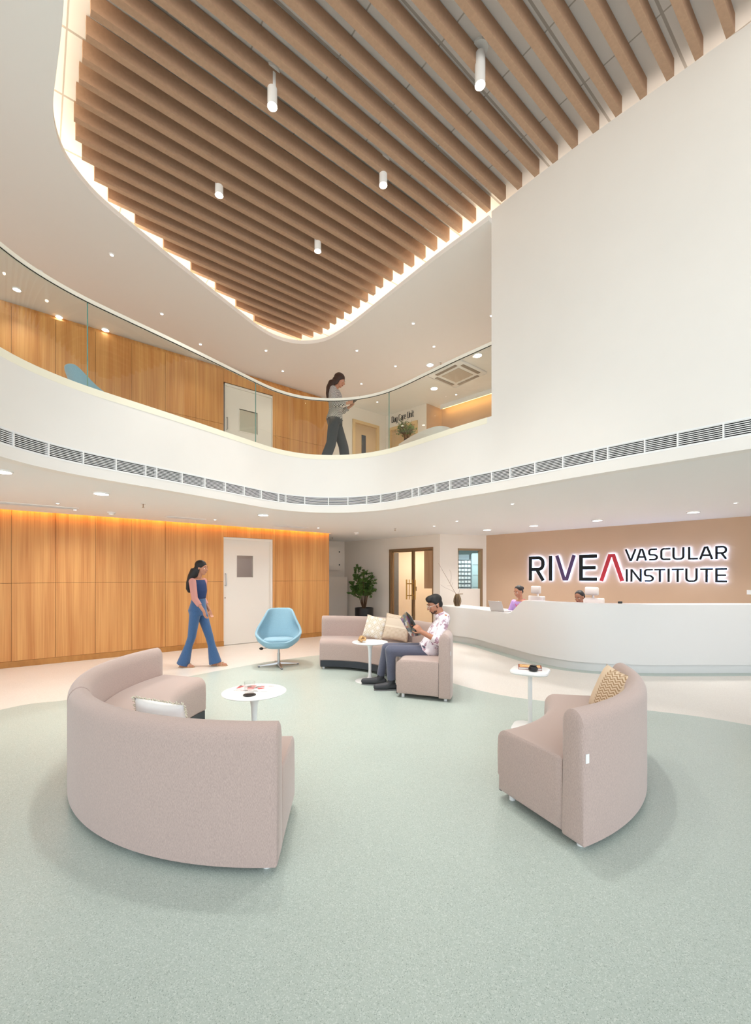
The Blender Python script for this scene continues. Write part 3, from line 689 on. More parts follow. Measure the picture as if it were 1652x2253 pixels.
sprinkler(970, 797, ZU, 'small sprinkler head upstairs beside the air conditioner')
for px, py, lab in [(127,1107,'near the left slot diffuser'),(165,1121,'beside the smoke detector on the left'),(473,1143,'right of the walking woman'),(700,1161,'above the right end of the oak'),(955,1157,'before the pharmacy hatch'),(1127,1108,'near the curved grille at right'),(1005,1146,'between the glazed door and the grille'),(1618,1106,'at the far right near the grille')]:  # small ceiling discs, lamps added to brighten the wall by the plant
    p = G(px, py, ZC); t = thing('pin_spotlight', 'tiny disc with an added light in the low ceiling '+lab, 'ceiling light', (p.x, p.y, ZC-.007), 0, 'small low ceiling discs with added lights')
    mb = MB(); mb.loft([[(q*math.cos(a), q*math.sin(a), z) for a in [2*math.pi*k/20 for k in range(20)]] for q, z in ((.018,.004),(.018,-.001),(.028,.001),(.029,.007))], caps=False); mb.build('trim_ring', M_white, t, local=True, smooth=40)
    mb = MB(); mb.cyl((0,0,-.001), .018, .004, 20); mb.build('lamp_lens', M_dot, t, local=True); spot_light('spot_light', t, (0,0,-.01), P_LOWPIN, NEUT, 140, .9, .02)
# ceiling cassette upstairs
p = G(1006, 822, ZU); ac = thing('cassette_air_conditioner', 'square white ceiling cassette air conditioner upstairs', 'air conditioner', (p.x, p.y, ZU), ANG)
mb = MB(); mb.rbox((-.42,-.42,-.035),(.42,.42,0), .03); mb.build('panel', M_white, ac, local=True, smooth=40)
mb = MB(); mb.box((-.22,-.22,-.042),(.22,.22,-.034)); mb.build('intake_grille', mat('intake_grey', (196, 184, 170), .7), ac, local=True)
for a in range(4):
    mb = MB(); M_ = Matrix.Rotation(a*math.pi/2, 4, 'Z'); mb.rbox((-.26,.30,-.045),(.26,.37,-.03), .006, M_); mb.build('louver', mat('louver_grey', (150, 140, 130), .5) if a == 0 else bpy.data.materials['louver_grey'], ac, local=True)
# ---------------------------------------------------------------- reception counter
cnt = thing('reception_counter', 'long curved white reception counter with a dipped low section at its left', 'reception counter', (CB[len(CB)//2].x, CB[len(CB)//2].y, 0))
mb = MB(); ribbon(mb, CB, -.0, .04, 0, .125); mb.build('toe_kick', M_solid, cnt, smooth=30)
BF = offset(CB, -.05)
i0 = min(range(len(BF)), key=lambda i: abs(BF[i].x/BF[i].y-(1116-CX)/F)); i1 = min(range(len(BF)), key=lambda i: abs(BF[i].x/BF[i].y-(1157-CX)/F))
def ztop(i):
    if i <= i0: return .715
    t = min(1, (i-i0)/(i1-i0)); s = t*t*(3-2*t); return .715+(.965-.715)*s
# finer sampling in the ramp
pts = []; zt_ = []
for i in range(len(BF)-1):
    n = 4 if i0-2 <= i <= i1+2 else 1
    for k in range(n): pts.append(BF[i].lerp(BF[i+1], k/n)); zt_.append(ztop(i)+(ztop(i+1)-ztop(i))*k/n)
pts.append(BF[-1]); zt_.append(ztop(len(BF)-1))
mb = MB(); a = pts; b = offset(pts, .06)
mb.loft([[(a[i].x,a[i].y,.125),(b[i].x,b[i].y,.125),(b[i].x,b[i].y,zt_[i]-.006),(b[i].x-(b[i].x-a[i].x)*.12,b[i].y-(b[i].y-a[i].y)*.12,zt_[i]),(a[i].x+(b[i].x-a[i].x)*.12,a[i].y+(b[i].y-a[i].y)*.12,zt_[i]),(a[i].x,a[i].y,zt_[i]-.006)] for i in range(len(pts))])
mb.build('front_panel', M_solid, cnt, smooth=35)
mb = MB(); ribbon(mb, BF, .055, .62, .675, .71); mb.build('worktop', M_solid, cnt, smooth=30)
mb = MB(); ib = i1+1; ribbon(mb, BF[ib:], .055, .26, .93, .963); mb.build('transaction_ledge', M_solid, cnt, smooth=30)
mb = MB(); e = BF[0]; q = offset(BF, .62)[0]; mb.prism([e, q, q+Vector((-.04,.01)), e+Vector((-.04,.01))], .0, .712); mb.build('end_panel', M_solid, cnt)
# ---------------------------------------------------------------- lettering
def arcpts(cx, cy, rx, ry, a0, a1, n=6): return [(cx+rx*math.cos(math.radians(a0+(a1-a0)*k/n)), cy+ry*math.sin(math.radians(a0+(a1-a0)*k/n))) for k in range(n+1)]
def glyph(ch, w, h, t):
    """list of centre-line polylines (x,y) in a box w*h for stroke t"""
    a = t/2; x0, x1, y0, y1 = a, w-a, a, h-a; m = h*.52; r = min(.28*w, .22*h)
    if ch == 'I': return [[(w/2,0),(w/2,h)]]
    if ch == 'R': return [[(x0,0),(x0,y1),(x1-r*.9-.02*w,y1)]+arcpts(x1-.02*w-r, y1-r, r, r, 90, 0)[1:]+arcpts(x1-.02*w-r, m-.06*h+r, r, r, 0, -90)+[(x0,m-.06*h)], [(w*.5,m-.06*h),(x1+.0*w,0)]]
    if ch == 'E': return [[(w,y1),(x0,y1),(x0,y0),(w,y0)], [(x0,h*.5),(w*.93,h*.5)]]
    if ch == 'V': return [[(x0*.9,h),(w*.5-a*.75,y0*1.1),(w*.5+a*.75,y0*1.1),(w-x0*.9,h)]]
    if ch == 'v': return [[(x0*.9,h),(w*.5-a*.3,y0*.7),(w*.5+a*.3,y0*.7),(w-x0*.9,h)]]
    if ch == 'L': return [[(x0,h),(x0,y0),(w,y0)]]
    if ch == 'W': return [[(x0*.9,0),(w*.5-a*.9,y1)]+[(w*.5+a*.9,y1),(w-x0*.9,0)]]
    if ch == 'A': return [[(x0*.9,0),(w*.5-a*.9,y1),(w*.5+a*.9,y1),(w-x0*.9,0)], [(w*.24,h*.32),(w*.76,h*.32)]]
    if ch == 'S': return [[(x1,y1)]+arcpts(x0+r, y1-r*.9, r, r*.9, 90, 180)+arcpts(x0+r, h*.56+r*.2, r, r*.7, 180, 250)[1:]+[(x1-r*.8, h*.46)]+arcpts(x1-r, y0+r, r, r, 30, -90)+[(x0,y0)]]
    if ch == 'C': return [[(w,y1)]+arcpts(x0+r, y1-r, r, r, 90, 180)+arcpts(x0+r, y0+r, r, r, 180, 270)+[(w,y0)]]
    if ch == 'U': return [[(x0,h)]+arcpts(x0+r, y0+r, r, r, 180, 270)+arcpts(x1-r, y0+r, r, r, 270, 360)+[(x1,h)]]
    if ch == 'N': return [[(x0,0),(x0,h-.02*h)],[(x0,h*.97),(x1,h*.03)],[(x1,h),(x1,0)]]
    if ch == 'T': return [[(0,y1),(w,y1)],[(w/2,y1),(w/2,0)]]
    X = h*.72
    if ch == 'D': return [[(x0,0),(x0,y1),(x1-r,y1)]+arcpts(x1-r, y1-r, r, r, 90, 0)[1:]+arcpts(x1-r, y0+r, r, r, 0, -90)+[(x0,y0)]]
    if ch == 'a': return [[(x0+.1*w,X-a),(x1-r,X-a)]+arcpts(x1-r, X-a-r, r, r, 90, 0)[1:]+[(x1,0)], [(x1,X*.55),(x0+r,X*.55)]+arcpts(x0+r, X*.3, r, X*.25-a*.3, 90, 270)[1:]+[(x1,y0)]]
    if ch == 'y': return [[(x0,X),(x0,y0+r)]+arcpts(x0+r, y0+r, r, r, 180, 270)[1:]+[(x1,y0)], [(x1,X),(x1,-h*.2),(x0+.1*w,-h*.24)]]
    if ch == 'r': return [[(x0,0),(x0,X)],[(x0,X-a),(w,X-a)]]
    if ch == 'e': return [[(x0+.02,X*.5),(x1,X*.5),(x1,X-a-r*.5),(x1-r*.6,X-a),(x0+r*.6,X-a),(x0,X-a-r),(x0,y0+r),(x0+r,y0),(x1,y0)]]
    if ch == 'n': return [[(x0,0),(x0,X)],[(x0,X-a),(x1-r,X-a),(x1,X-a-r),(x1,0)]]
    if ch == 'i': return [[(w/2,0),(w/2,X)],[(w/2,h*.86),(w/2,h)]]
    if ch == 't': return [[(x0+.15*w,h*.95),(x0+.15*w,y0+r*.5),(x0+.3*w+r*.5,y0),(w,y0)],[(0,X-a),(w*.95,X-a)]]
def stroke(mb, path, t, fn, d0, d1):
    """prism along path in the (x,z) plane; fn(x,z,depth)->3D"""
    P_ = [Vector(p) for p in path]; L, R_ = [], []
    for i, p in enumerate(P_):
        ta = (P_[i]-P_[i-1]).normalized() if i > 0 else None; tb = (P_[i+1]-P_[i]).normalized() if i < len(P_)-1 else None
        if ta is None: ta = tb
        if tb is None: tb = ta
        na, nb = Vector((-ta.y, ta.x)), Vector((-tb.y, tb.x)); mm = na+nb
        if mm.length < .2: mm = na
        mm.normalize(); k = min(1/max(.35, mm.dot(na)), 2.2)
        L.append(p+mm*t/2*k); R_.append(p-mm*t/2*k)
    mb.loft([[fn(l.x, l.y, d0), fn(r.x, r.y, d0), fn(r.x, r.y, d1), fn(l.x, l.y, d1)] for l, r in zip(L, R_)])
M_ink = mat('charcoal_letter', (24, 28, 30), .6, spec=.25); M_purple = mat('purple_letter', (76, 52, 98), .5); M_red = mat('red_letter', (200, 46, 62), .5)
M_halo = emitter('halo_white', (.45, .60, 1.0), 12.0)
sg = thing('wall_sign', 'large halo-lit dark sign lettering RIVEA VASCULAR INSTITUTE on the tan wall', 'sign', (WP(sW(1380), .03).x, WP(sW(1380), .03).y, 1.25))
def sign_letter(ch, p0, p1, z0, z1, m, tr):
    a, b = sW(p0), sW(p1); w_, h_ = b-a, z1-z0; t = tr
    fn = lambda x, z, d: (WP(a+x, d).x, WP(a+x, d).y, z0+z)
    mb = MB()
    for i, pl in enumerate(glyph(ch, w_, h_, t)): stroke(mb, pl, t, fn, .030, .048-.0004*i)
    lt = mb.build('letter', m, sg)
    mb = MB()
    for i, pl in enumerate(glyph(ch, w_, h_, t)): stroke(mb, pl, t+.003, fn, .018, .0298-.0003*i)
    mb.build('backlight', M_halo, lt)
def px4(v): return 1040+v/2.7
for ch, a, b, m in (('R',338,433,M_ink),('I',457,476,M_ink),('V',495,616,M_purple),('E',636,742,M_ink),('W',757,903,M_red)):
    sign_letter(ch, px4(a), px4(b), 1.257, 1.785, m, .070)
for ch, a, b in (('v',1376,1401.5),('A',1400.3,1424.6),('S',1427,1448.8),('C',1453.4,1476),('U',1480,1506.8),('L',1514.4,1536.5),('A',1538.4,1570),('R',1574,1601)):
    sign_letter(ch, a, b, 1.637, 1.859, M_ink, .034)
for ch, a, b in (('I',1377.8,1382.5),('N',1388,1413),('S',1417.5,1439.7),('T',1440.6,1464.8),('I',1469.4,1474.3),('T',1478.6,1505),('U',1508.3,1535.8),('T',1541,1569.3),('E',1573.9,1600)):
    sign_letter(ch, a, b, 1.249, 1.488, M_ink, .034)
dc = thing('door_sign', 'dark lettering Day Care Unit on the white wall upstairs', 'sign', (UP(sU(887), .01).x, UP(sU(887), .01).y, ZF2+2.15))
pa, pb = sU(862), sU(911); txt = 'Day Care Unit'; wd = {'D':1.05,'a':.9,'y':.9,' ':.5,'C':.95,'r':.65,'e':.9,'U':1.05,'n':.9,'i':.35,'t':.6}
tot = sum(wd[c]+.16 for c in txt); u_ = (pb-pa)/tot; x = pa
dz = zat(931, UP(pa).y); hh_ = .155
for c in txt:
    if c != ' ':
        fn = lambda X_, z, d, x=x: (UP(x+X_, d).x, UP(x+X_, d).y, dz+z)
        mb = MB()
        for i, pl in enumerate(glyph(c, wd[c]*u_, hh_, .0125)): stroke(mb, pl, .0125, fn, .002, .012-.0004*i)
        mb.build('letter', M_ink, dc)
    x += (wd[c]+.16)*u_
# ---------------------------------------------------------------- curved modular sofas
def sofa(c, R, a0, a1, H, lab, tagside=None, HS=.425):
    am = math.radians((a0+a1)/2); o3 = (c[0]+(R-.3)*math.cos(am), c[1]+(R-.3)*math.sin(am), 0)
    s = thing('curved_sofa_module', lab, 'sofa', o3, 0, 'curved sofa modules')
    def pol(r, a, z): return (c[0]+r*math.cos(a), c[1]+r*math.sin(a), z)
    def sweep(prof, A0, A1, name, m, rnd=.012, parent=s, n=28):
        cen = Vector((sum(p[0] for p in prof)/len(prof), sum(p[1] for p in prof)/len(prof))); rings = []
        A0_, A1_ = math.radians(A0), math.radians(A1); st = [(A0_, .035), (A0_+rnd*.35/R, .012), (A0_+rnd/R, 0)]+[(A0_+(A1_-A0_)*k/n, 0) for k in range(1, n)]+[(A1_-rnd/R, 0), (A1_-rnd*.35/R, .012), (A1_, .035)]
        for a, sh in st:
            ring = []
            for (r, z) in prof:
                v = Vector((r, z)); dv = cen-v; L = dv.length
                v = v+dv*(min(sh, .5*L)/L) if L > 1e-6 and sh else v
                ring.append(pol(v.x, a, v.y))
            rings.append(ring)
        mb = MB(); mb.loft(rings); return mb.build(name, m, parent, smooth=50)
    RB = R-.125; rt = .0625
    back = [(R,.035),(R,H-rt*1.3)]+[(R-rt+rt*math.cos(t), H-rt*1.3+rt*1.3*math.sin(t)) for t in [math.pi*k/10 for k in range(1, 10)]]+[(RB,H-rt*1.3),(RB,.035)]
    rf = R-.61; q = .075
    seat = [(RB-.003,.05),(RB-.003,HS-.012),(RB-.02,HS)]+[(rf+q-q*math.sin(t), HS-q+q*math.cos(t)) for t in [math.pi/2*k/8 for k in range(0, 9)]]+[(rf-.003,.28),(rf,.142),(rf+.010,.134),(rf+.010,.05)]
    sweep(seat, a0, a1, 'seat', M_fab); sweep(back, a0, a1, 'backrest', M_fab)
    sk = [(rf+.003,.04),(rf+.003,.130),(rf+.02,.130),(rf+.02,.04)]
    sweep(sk, a0+.7, a1-.7, 'plinth', M_skirt, .004)
    for (r, a) in ((R-.06,a0+2.2),(R-.06,a1-2.2),(rf+.07,a0+3),(rf+.07,a1-3),(R-.06,(a0+a1)/2)):
        mb = MB(); mb.cyl(pol(r, math.radians(a), 0.001), .018, .05, 16); mb.build('foot', M_white, s)
    if tagside:
        a, z = tagside; A = math.radians(a); sg_ = 1 if a > (a0+a1)/2 else -1
        p0_, dirr = Vector(pol(R+.001, A, z)), Vector((-math.sin(A), math.cos(A), 0))
        rr_ = Vector((math.cos(A), math.sin(A), 0)); mb = MB()
        v = p0_-dirr*sg_*.002
        mb.add([v+rr_*.0, v+rr_*.0-dirr*sg_*.022, v-dirr*sg_*.022+Vector((0,0,.045)), v+Vector((0,0,.045)), v+rr_*.003, v+rr_*.003-dirr*sg_*.022, v+rr_*.003-dirr*sg_*.022+Vector((0,0,.045)), v+rr_*.003+Vector((0,0,.045))], [(0,1,2,3),(4,5,6,7),(0,1,5,4),(1,2,6,5),(2,3,7,6),(3,0,4,7)])
        mb.build('care_tag', M_white, s)
    return s
LC = (-.543, 3.583); RR = 1.657
sofa(LC, RR, 218.2, 273.6, .675, 'curved beige sofa module in the left foreground, seen from behind')
sofa(LC, RR, 162.6, 217.9, .675, 'curved beige sofa module in the left group with its open seat towards the blue chair')
RC = (.307, 3.571)
sofa(RC, RR, -65.3, -10.5, .69, 'curved beige sofa module alone at the right, patterned cushion on it', (-64.6, .44))
FC = (-.752, 5.148)
sofa(FC, RR, -21.2, 35.5, .73, 'curved beige sofa module the man in glasses is sitting on', (-20.6, .5))
sofa(FC, RR, 35.8, 93.4, .73, 'curved beige sofa module at the back with a dark plinth, shrub behind it')
# ---------------------------------------------------------------- tulip tables and what stands on them
def tulip(p, H, R_, lab):
    t = thing('side_table', lab, 'side table', (p.x, p.y, .0015), 0, 'white pedestal side tables')
    mb = MB(); mb.lathe((0,0,0), [(R_-.04,H-.018),(R_-.006,H-.008),(R_,H-.003),(R_-.002,H),(.002,H)], 56); mb.build('tabletop', M_white, t, local=True, smooth=30)
    mb = MB(); mb.lathe((0,0,0), [(.05,H-.016),(.034,H-.05),(.024,H-.11),(.019,H-.22),(.019,.12),(.024,.06),(.04,.03),(.075,.016)], 28); mb.build('stem', M_white, t, local=True, smooth=50)
    mb = MB(); mb.lathe((0,0,0), [(.19,0),(.19,.004),(.15,.009),(.09,.014),(.05,.022),(.002,.022)], 48); mb.build('base', M_white, t, local=True, smooth=50)
    return t
T1 = G(559.5, 1521.5, .503); T2 = G(815.5, 1412.5, .503); T2.x -= .01
tulip(T1, .503, .232, 'round white pedestal table in the left group, glass and magazine on it')
tulip(T2, .503, .232, 'round white pedestal table beside the seated man, wooden knot on it')
T3 = G(1166, 1473, .52)
t3 = thing('side_table', 'white side table with a squared rounded top and slim post, book on it', 'side table', (T3.x, T3.y, .0015), -.5, 'white pedestal side tables')
mb = MB(); pr = []
def rsq(hw, r): 
    out = []
    for cx, cy, a in ((hw-r,hw-r,0),(-hw+r,hw-r,90),(-hw+r,-hw+r,180),(hw-r,-hw+r,270)):
        out += [(cx+r*math.cos(math.radians(a+90*k/8)), cy+r*math.sin(math.radians(a+90*k/8))) for k in range(9)]
    return out
mb.loft([[(x, y, z) for x, y in rsq(hw, .08)] for hw, z in ((.14,.487),(.155,.494),(.16,.502),(.157,.516),(.15,.52))]); mb.build('tabletop', M_white, t3, local=True, smooth=40)
mb = MB(); mb.cyl((0,0,.008), .019, .481, 24); mb.build('stem', M_white, t3, local=True, smooth=40)
mb = MB(); mb.loft([[(x, y, z) for x, y in rsq(hw, .08)] for hw, z in ((.15,0),(.15,.006),(.145,.009))]); mb.build('base', M_white, t3, local=True, smooth=40)
def mag_mat(name, cols, sc=9, seed=0):
    m = mat(name, cols[0], .35); nt, b = nodes(m); tc = N(nt, 'ShaderNodeTexCoord'); v = N(nt, 'ShaderNodeTexVoronoi', i_Scale=float(sc), distance='CHEBYCHEV')
    mp = N(nt, 'ShaderNodeMapping'); mp.inputs['Location'].default_value = (seed, seed*.7, 0); nt.links.new(tc.outputs['Object'], mp.inputs[0]); nt.links.new(mp.outputs[0], v.inputs['Vector'])
    s = N(nt, 'ShaderNodeSeparateColor'); nt.links.new(v.outputs['Color'], s.inputs[0]); r = ramp(nt, s.outputs[0], [(i/len(cols), c) for i, c in enumerate(cols)]); r.color_ramp.interpolation = 'CONSTANT'
    nt.links.new(r.outputs['Color'], b.inputs['Base Color']); return m
M_page = mat('paper', (238, 234, 228), .6)
z1 = .5045
cs = [G(513.9,1520.2,z1), G(587.5,1522.6,z1), G(603,1510,z1), G(528.4,1509,z1)]
mg = thing('magazine', 'closed magazine lying on the left white table behind the glass', 'magazine', (sum(c.x for c in cs)/4, sum(c.y for c in cs)/4, z1))
mb = MB(); mb.prism(cs, z1, z1+.004); mb.build('pages', M_page, mg)
mb = MB(); mb.prism(cs, z1+.0041, z1+.0048); mb.build('cover', mag_mat('cover_mix', [(225,220,218),(230,200,200),(210,90,95),(235,232,228),(120,112,110),(240,238,235)], 26, 3), mg)
gp = G(548.8, 1529.5, z1)
mb = MB(); mb.cyl((0,0,0), .044, .005, 36); o = mb.build('coaster', M_black); o.location = (gp.x, gp.y, .5046); tag(o, 'round black coaster under the drinking glass', 'coaster')
gt = thing('drinking_glass', 'short clear tumbler of water on a black coaster', 'glass', (gp.x, gp.y, .5098))
mb = MB(); mb.lathe((0,0,0), [(.03,0),(.033,.004),(.037,.092),(.035,.092),(.031,.010),(.001,.010)], 36); mb.build('tumbler', glass_mat('tumbler_glass', (.985,.985,.985), 1.2), gt, local=True, smooth=50)
mb = MB(); mb.lathe((0,0,0), [(.0305,.0105),(.0335,.055),(.001,.055)], 36); mb.build('water', glass_mat('water', (.98,.97,.975), 1.0, 1.33), gt, local=True, smooth=50)
kp = G(795.5, 1413, .505)
mb = MB()
for a, (rx, ry) in enumerate(((0.5,0),(2.1,.6),(1.1,1.5))):
    R3 = Matrix.Rotation(rx, 3, 'X') @ Matrix.Rotation(ry, 3, 'Y'); c = Vector((.012*math.cos(a*2.1), .012*math.sin(a*2.1), .05))
    pth = [c+R3 @ Vector((.036*math.cos(t), .028*math.sin(t), .006*math.sin(3*t))) for t in [2*math.pi*k/28 for k in range(28)]]
    mb.loft([[p+((p-c).normalized()*math.cos(q)+(R3 @ Vector((0,0,1)))*math.sin(q))*.0135 for q in [2*math.pi*j/10 for j in range(10)]] for p in pth+[pth[0]]], caps=False)
zm = min(v.z for v in mb.v)
o = mb.build('wooden_knot', mat('knot_wood', (206, 164, 112), .5, var=.12, vscale=40), smooth=60); o.location = (kp.x, kp.y, .505-zm+.0005); tag(o, 'interlaced wooden knot ornament on the table beside the man', 'ornament')
bk = thing('book', 'thick book with orange cover lying on the right white table', 'book', (T3.x+.01, T3.y+.03, .5222), -.32)
mb = MB(); mb.box((-.095,-.062,.003),(.092,.060,.019)); mb.build('pages', M_page, bk, local=True)
mb = MB(); mb.box((-.099,-.066,0),(.097,.064,.003)); mb.box((-.099,-.066,.019),(.097,.064,.022)); mb.box((-.1,.060,0),(.097,.0645,.022)); mb.build('cover', mat('book_red', (150, 70, 50), .5), bk, local=True)
mb = MB(); mb.box((-.088,-.055,.0221),(.086,.055,.0226)); mb.build('cover_print', mag_mat('book_cover', [(226,170,96),(236,196,128),(214,150,80),(230,184,110)], 30), bk, local=True)
mb = MB(); mb.lathe((0,0,0), [(.03,0),(.038,.008),(.040,.022),(.033,.038),(.026,.044),(.03,.05),(.024,.048),(.002,.038)], 24); o = mb.build('candle_holder', M_black, smooth=60)
o.location = (T3.x+.0, T3.y-.075, .5225); tag(o, 'small squat black candle holder in front of the book', 'candle holder')
# ---------------------------------------------------------------- blue swivel chair
def blue_chair(loc, rz, lab, sc_=1.0):
    t = thing('swivel_lounge_chair', lab, 'swivel chair', loc, rz, 'sky blue lounge chairs')
    def W(z): return interp([(.30,.10),(.34,.20),(.40,.275),(.50,.315),(.56,.30),(.66,.25),(.75,.223),(.855,.205)], z)
    def rim(th):
        a = abs(math.degrees(th)); 
        if a < 42: return .855-.012*(a/42)**4
        if a < 100: s = (a-42)/58; s = s*s*(3-2*s); return .843+(.50-.843)*s
        s = min(1, (a-100)/65); s = s*s*(3-2*s); return .50+(.385-.50)*s
    n = 56; rings = []
    def pt(th, z, k=1.0):
        sx, cy = math.sin(th), math.cos(th); e = .72
        sx = math.copysign(abs(sx)**e, sx); cy = math.copysign(abs(cy)**e, cy)
        yb = .20+.16*max(0, (z-.40))/.45 if cy > 0 else .235
        return (W(z)*k*sx, (yb*k)*cy, z)
    ths = [-math.pi+2*math.pi*k/n for k in range(n)]
    for r, z in ((.02,.296),(.35,.298),(.65,.305)): rings.append([tuple(v*(r if i < 2 else 1) for i, v in enumerate(pt(th, .37)[:2]))+(z,) for th in ths])
    for j in range(12):
        u = j/11; rings.append([pt(th, .325+(rim(th)-.325)*u) for th in ths])
    mb = MB(); mb.loft(rings, caps=False); me = mb.mesh('shell', M_blue)
    o = bpy.data.objects.new('shell', me); C.objects.link(o); o.parent = t
    for p in me.polygons: p.use_smooth = True
    s = o.modifiers.new('s', 'SOLIDIFY'); s.thickness = .035; s.offset = 1 if False else -1
    q = o.modifiers.new('b', 'SUBSURF'); q.levels = 1; q.render_levels = 1
    mb = MB(); pts_ = []
    for th in ths:
        sx, cy = math.sin(th), math.cos(th); pts_.append((math.copysign(abs(sx)**.6, sx)*.225, math.copysign(abs(cy)**.6, cy)*.185-.02))
    mb.loft([[(x*k, y*k, z) for x, y in pts_] for k, z in ((.94,.345),(1,.36),(1,.395),(.95,.412),(.8,.42),(.3,.424))]); mb.build('seat_cushion', M_blue, t, local=True, smooth=60)
    mb = MB(); mb.lathe((0,0,0), [(.08,.298),(.075,.285),(.04,.268),(.03,.262)], 24); mb.build('tilt_mechanism', M_black, t, local=True, smooth=40)
    mb = MB(); mb.cyl((0,0,.19), .016, .08, 20); mb.cyl((0,0,.05), .022, .142, 20); mb.build('gas_column', M_steel, t, local=True, smooth=40)
    mb = MB(); mb.tube([(-.07,0,.285),(-.10,0,.272),(-.225,.0,.268)], .005, 8); mb.ball((-.255,0,.262), (.032,.016,.02)); mb.build('height_lever', M_black, t, local=True, smooth=60)
    mb = MB(); mb.cyl((0,0,.03), .03, .035, 20); mb.build('hub', M_steel, t, local=True, smooth=40)
    for k in range(4):
        M_ = Matrix.Rotation(-rz+math.radians(22+90*k), 4, 'Z'); mb = MB()
        mb.loft([[M_ @ Vector(p) for p in ((x,-w,z0),(x,w,z0),(x,w*.7,z1),(x,-w*.7,z1))] for x, w, z0, z1 in ((.0,.028,.03,.055),(.15,.022,.018,.038),(.30,.014,.012,.022))]); a = mb.build('base_arm', M_steel, t, local=True, smooth=30)
        mb = MB(); mb.cyl(M_ @ Vector((.29,0,.0005)), .014, .012, 14); mb.build('glide', M_black, a, local=True)
    return t
cp = G(613, 1464.5, 0)
blue_chair((cp.x, cp.y, .0015), math.radians(8), 'sky blue swivel lounge chair on a chrome four-star base before the oak wall')
blue_chair((-3.47, 5.42, ZF2+.001), math.radians(125), 'sky blue lounge chair upstairs, only its tilted back showing above the kerb')
# ---------------------------------------------------------------- cushions
def cushion(s, T, lab, m, loc, rot, extra=None, piping=None):
    n = 18; rings = []; v = []; f = []
    def pp(i, j, sgn):
        u = -1+2*i/n; w = -1+2*j/n
        e = max(0, (1-abs(u)**2.6)*(1-abs(w)**2.6))**.5
        pin = 1-.07*(1-abs(u)**2)*abs(w)**6-.0; pin2 = 1-.07*(1-abs(w)**2)*abs(u)**6
        return (s/2*u*pin2, s/2*w*pin, sgn*T/2*e)
    mb = MB()
    for sgn in (1, -1):
        o = len(mb.v); mb.v += [Vector(pp(i, j, sgn)) for i in range(n+1) for j in range(n+1)]
        for i in range(n):
            for j in range(n):
                q = (o+i*(n+1)+j, o+(i+1)*(n+1)+j, o+(i+1)*(n+1)+j+1, o+i*(n+1)+j+1); mb.face(q if sgn > 0 else q[::-1])
    c = mb.build('cushion', m, smooth=80, fixn=False); c.location = loc; c.rotation_euler = rot.to_euler() if hasattr(rot, 'to_euler') else rot
    bm = bmesh.new(); bm.from_mesh(c.data); bmesh.ops.remove_doubles(bm, verts=bm.verts, dist=1e-5); bm.to_mesh(c.data); bm.free()
    for p in c.data.polygons: p.use_smooth = True
    tag(c, lab, 'cushion', 'scatter cushions on the sofas'); 
    if extra: extra(c, s, T)
    return c
def orient(normal, up=(0,0,1), roll=0):
    n = Vector(normal).normalized(); u = Vector(up); x = u.cross(n).normalized(); y = n.cross(x)
    return Matrix((x, y, n)).transposed() @ Matrix.Rotation(roll, 3, 'Z')
def pattern_mat(name, base, line, kind, sc_=1.0):
    m = mat(name, base, .9); nt, b = nodes(m); tc = N(nt, 'ShaderNodeTexCoord'); se = N(nt, 'ShaderNodeSeparateXYZ'); nt.links.new(tc.outputs['Object'], se.inputs[0])
    def M(op, a, b_=None):
        q = N(nt, 'ShaderNodeMath', operation=op)
        for i, w in enumerate((a, b_)):
            if w is None: continue
            if isinstance(w, (int, float)): q.inputs[i].default_value = w
            else: nt.links.new(w, q.inputs[i])
        return q.outputs[0]
    X, Y = se.outputs[0], se.outputs[1]
    if kind == 'diamond':
        a = M('MULTIPLY', M('ADD', X, Y), 7.5); b2 = M('MULTIPLY', M('SUBTRACT', X, Y), 7.5)
        d = M('MAXIMUM', M('ABSOLUTE', M('SUBTRACT', M('FRACT', a), .5)), M('ABSOLUTE', M('SUBTRACT', M('FRACT', b2), .5)))
        line1 = M('MULTIPLY', M('GREATER_THAN', d, .36), M('LESS_THAN', d, .41)); cen = M('LESS_THAN', d, .15); fac = line1; fac2 = cen
    elif kind == 'zigzag':
        zz_ = M('ADD', M('MULTIPLY', Y, 46), M('MULTIPLY', M('ABSOLUTE', M('SUBTRACT', M('FRACT', M('MULTIPLY', X, 20)), .5)), 1.6))
        fac = M('MULTIPLY', M('GREATER_THAN', M('FRACT', zz_), .55), M('LESS_THAN', M('ABSOLUTE', M('SUBTRACT', X, .02)), .09)); fac2 = M('GREATER_THAN', M('ABSOLUTE', X), .145)
    else:
        rows = M('GREATER_THAN', M('FRACT', M('MULTIPLY', Y, 55)), .5); cols_ = M('GREATER_THAN', M('FRACT', M('ADD', M('MULTIPLY', X, 55), M('MULTIPLY', rows, .5))), .5)
        band_ = M('LESS_THAN', Y, .0); top_ = M('GREATER_THAN', Y, .11); fac = M('MULTIPLY', M('MULTIPLY', rows, cols_), M('MAXIMUM', band_, top_)); fac2 = M('LESS_THAN', M('ABSOLUTE', M('ADD', Y, .0)), .012)
    mx = N(nt, 'ShaderNodeMix', data_type='RGBA'); mx.inputs[6].default_value = lin(base); mx.inputs[7].default_value = lin(line[0]); nt.links.new(fac, mx.inputs[0])
    m2 = N(nt, 'ShaderNodeMix', data_type='RGBA'); nt.links.new(mx.outputs[2], m2.inputs[6]); m2.inputs[7].default_value = lin(line[1]); nt.links.new(fac2, m2.inputs[0])
    nt.links.new(m2.outputs[2], b.inputs['Base Color']); return m
M_tas = fabric('cream_tassel', (232, 220, 200), .15, 300)
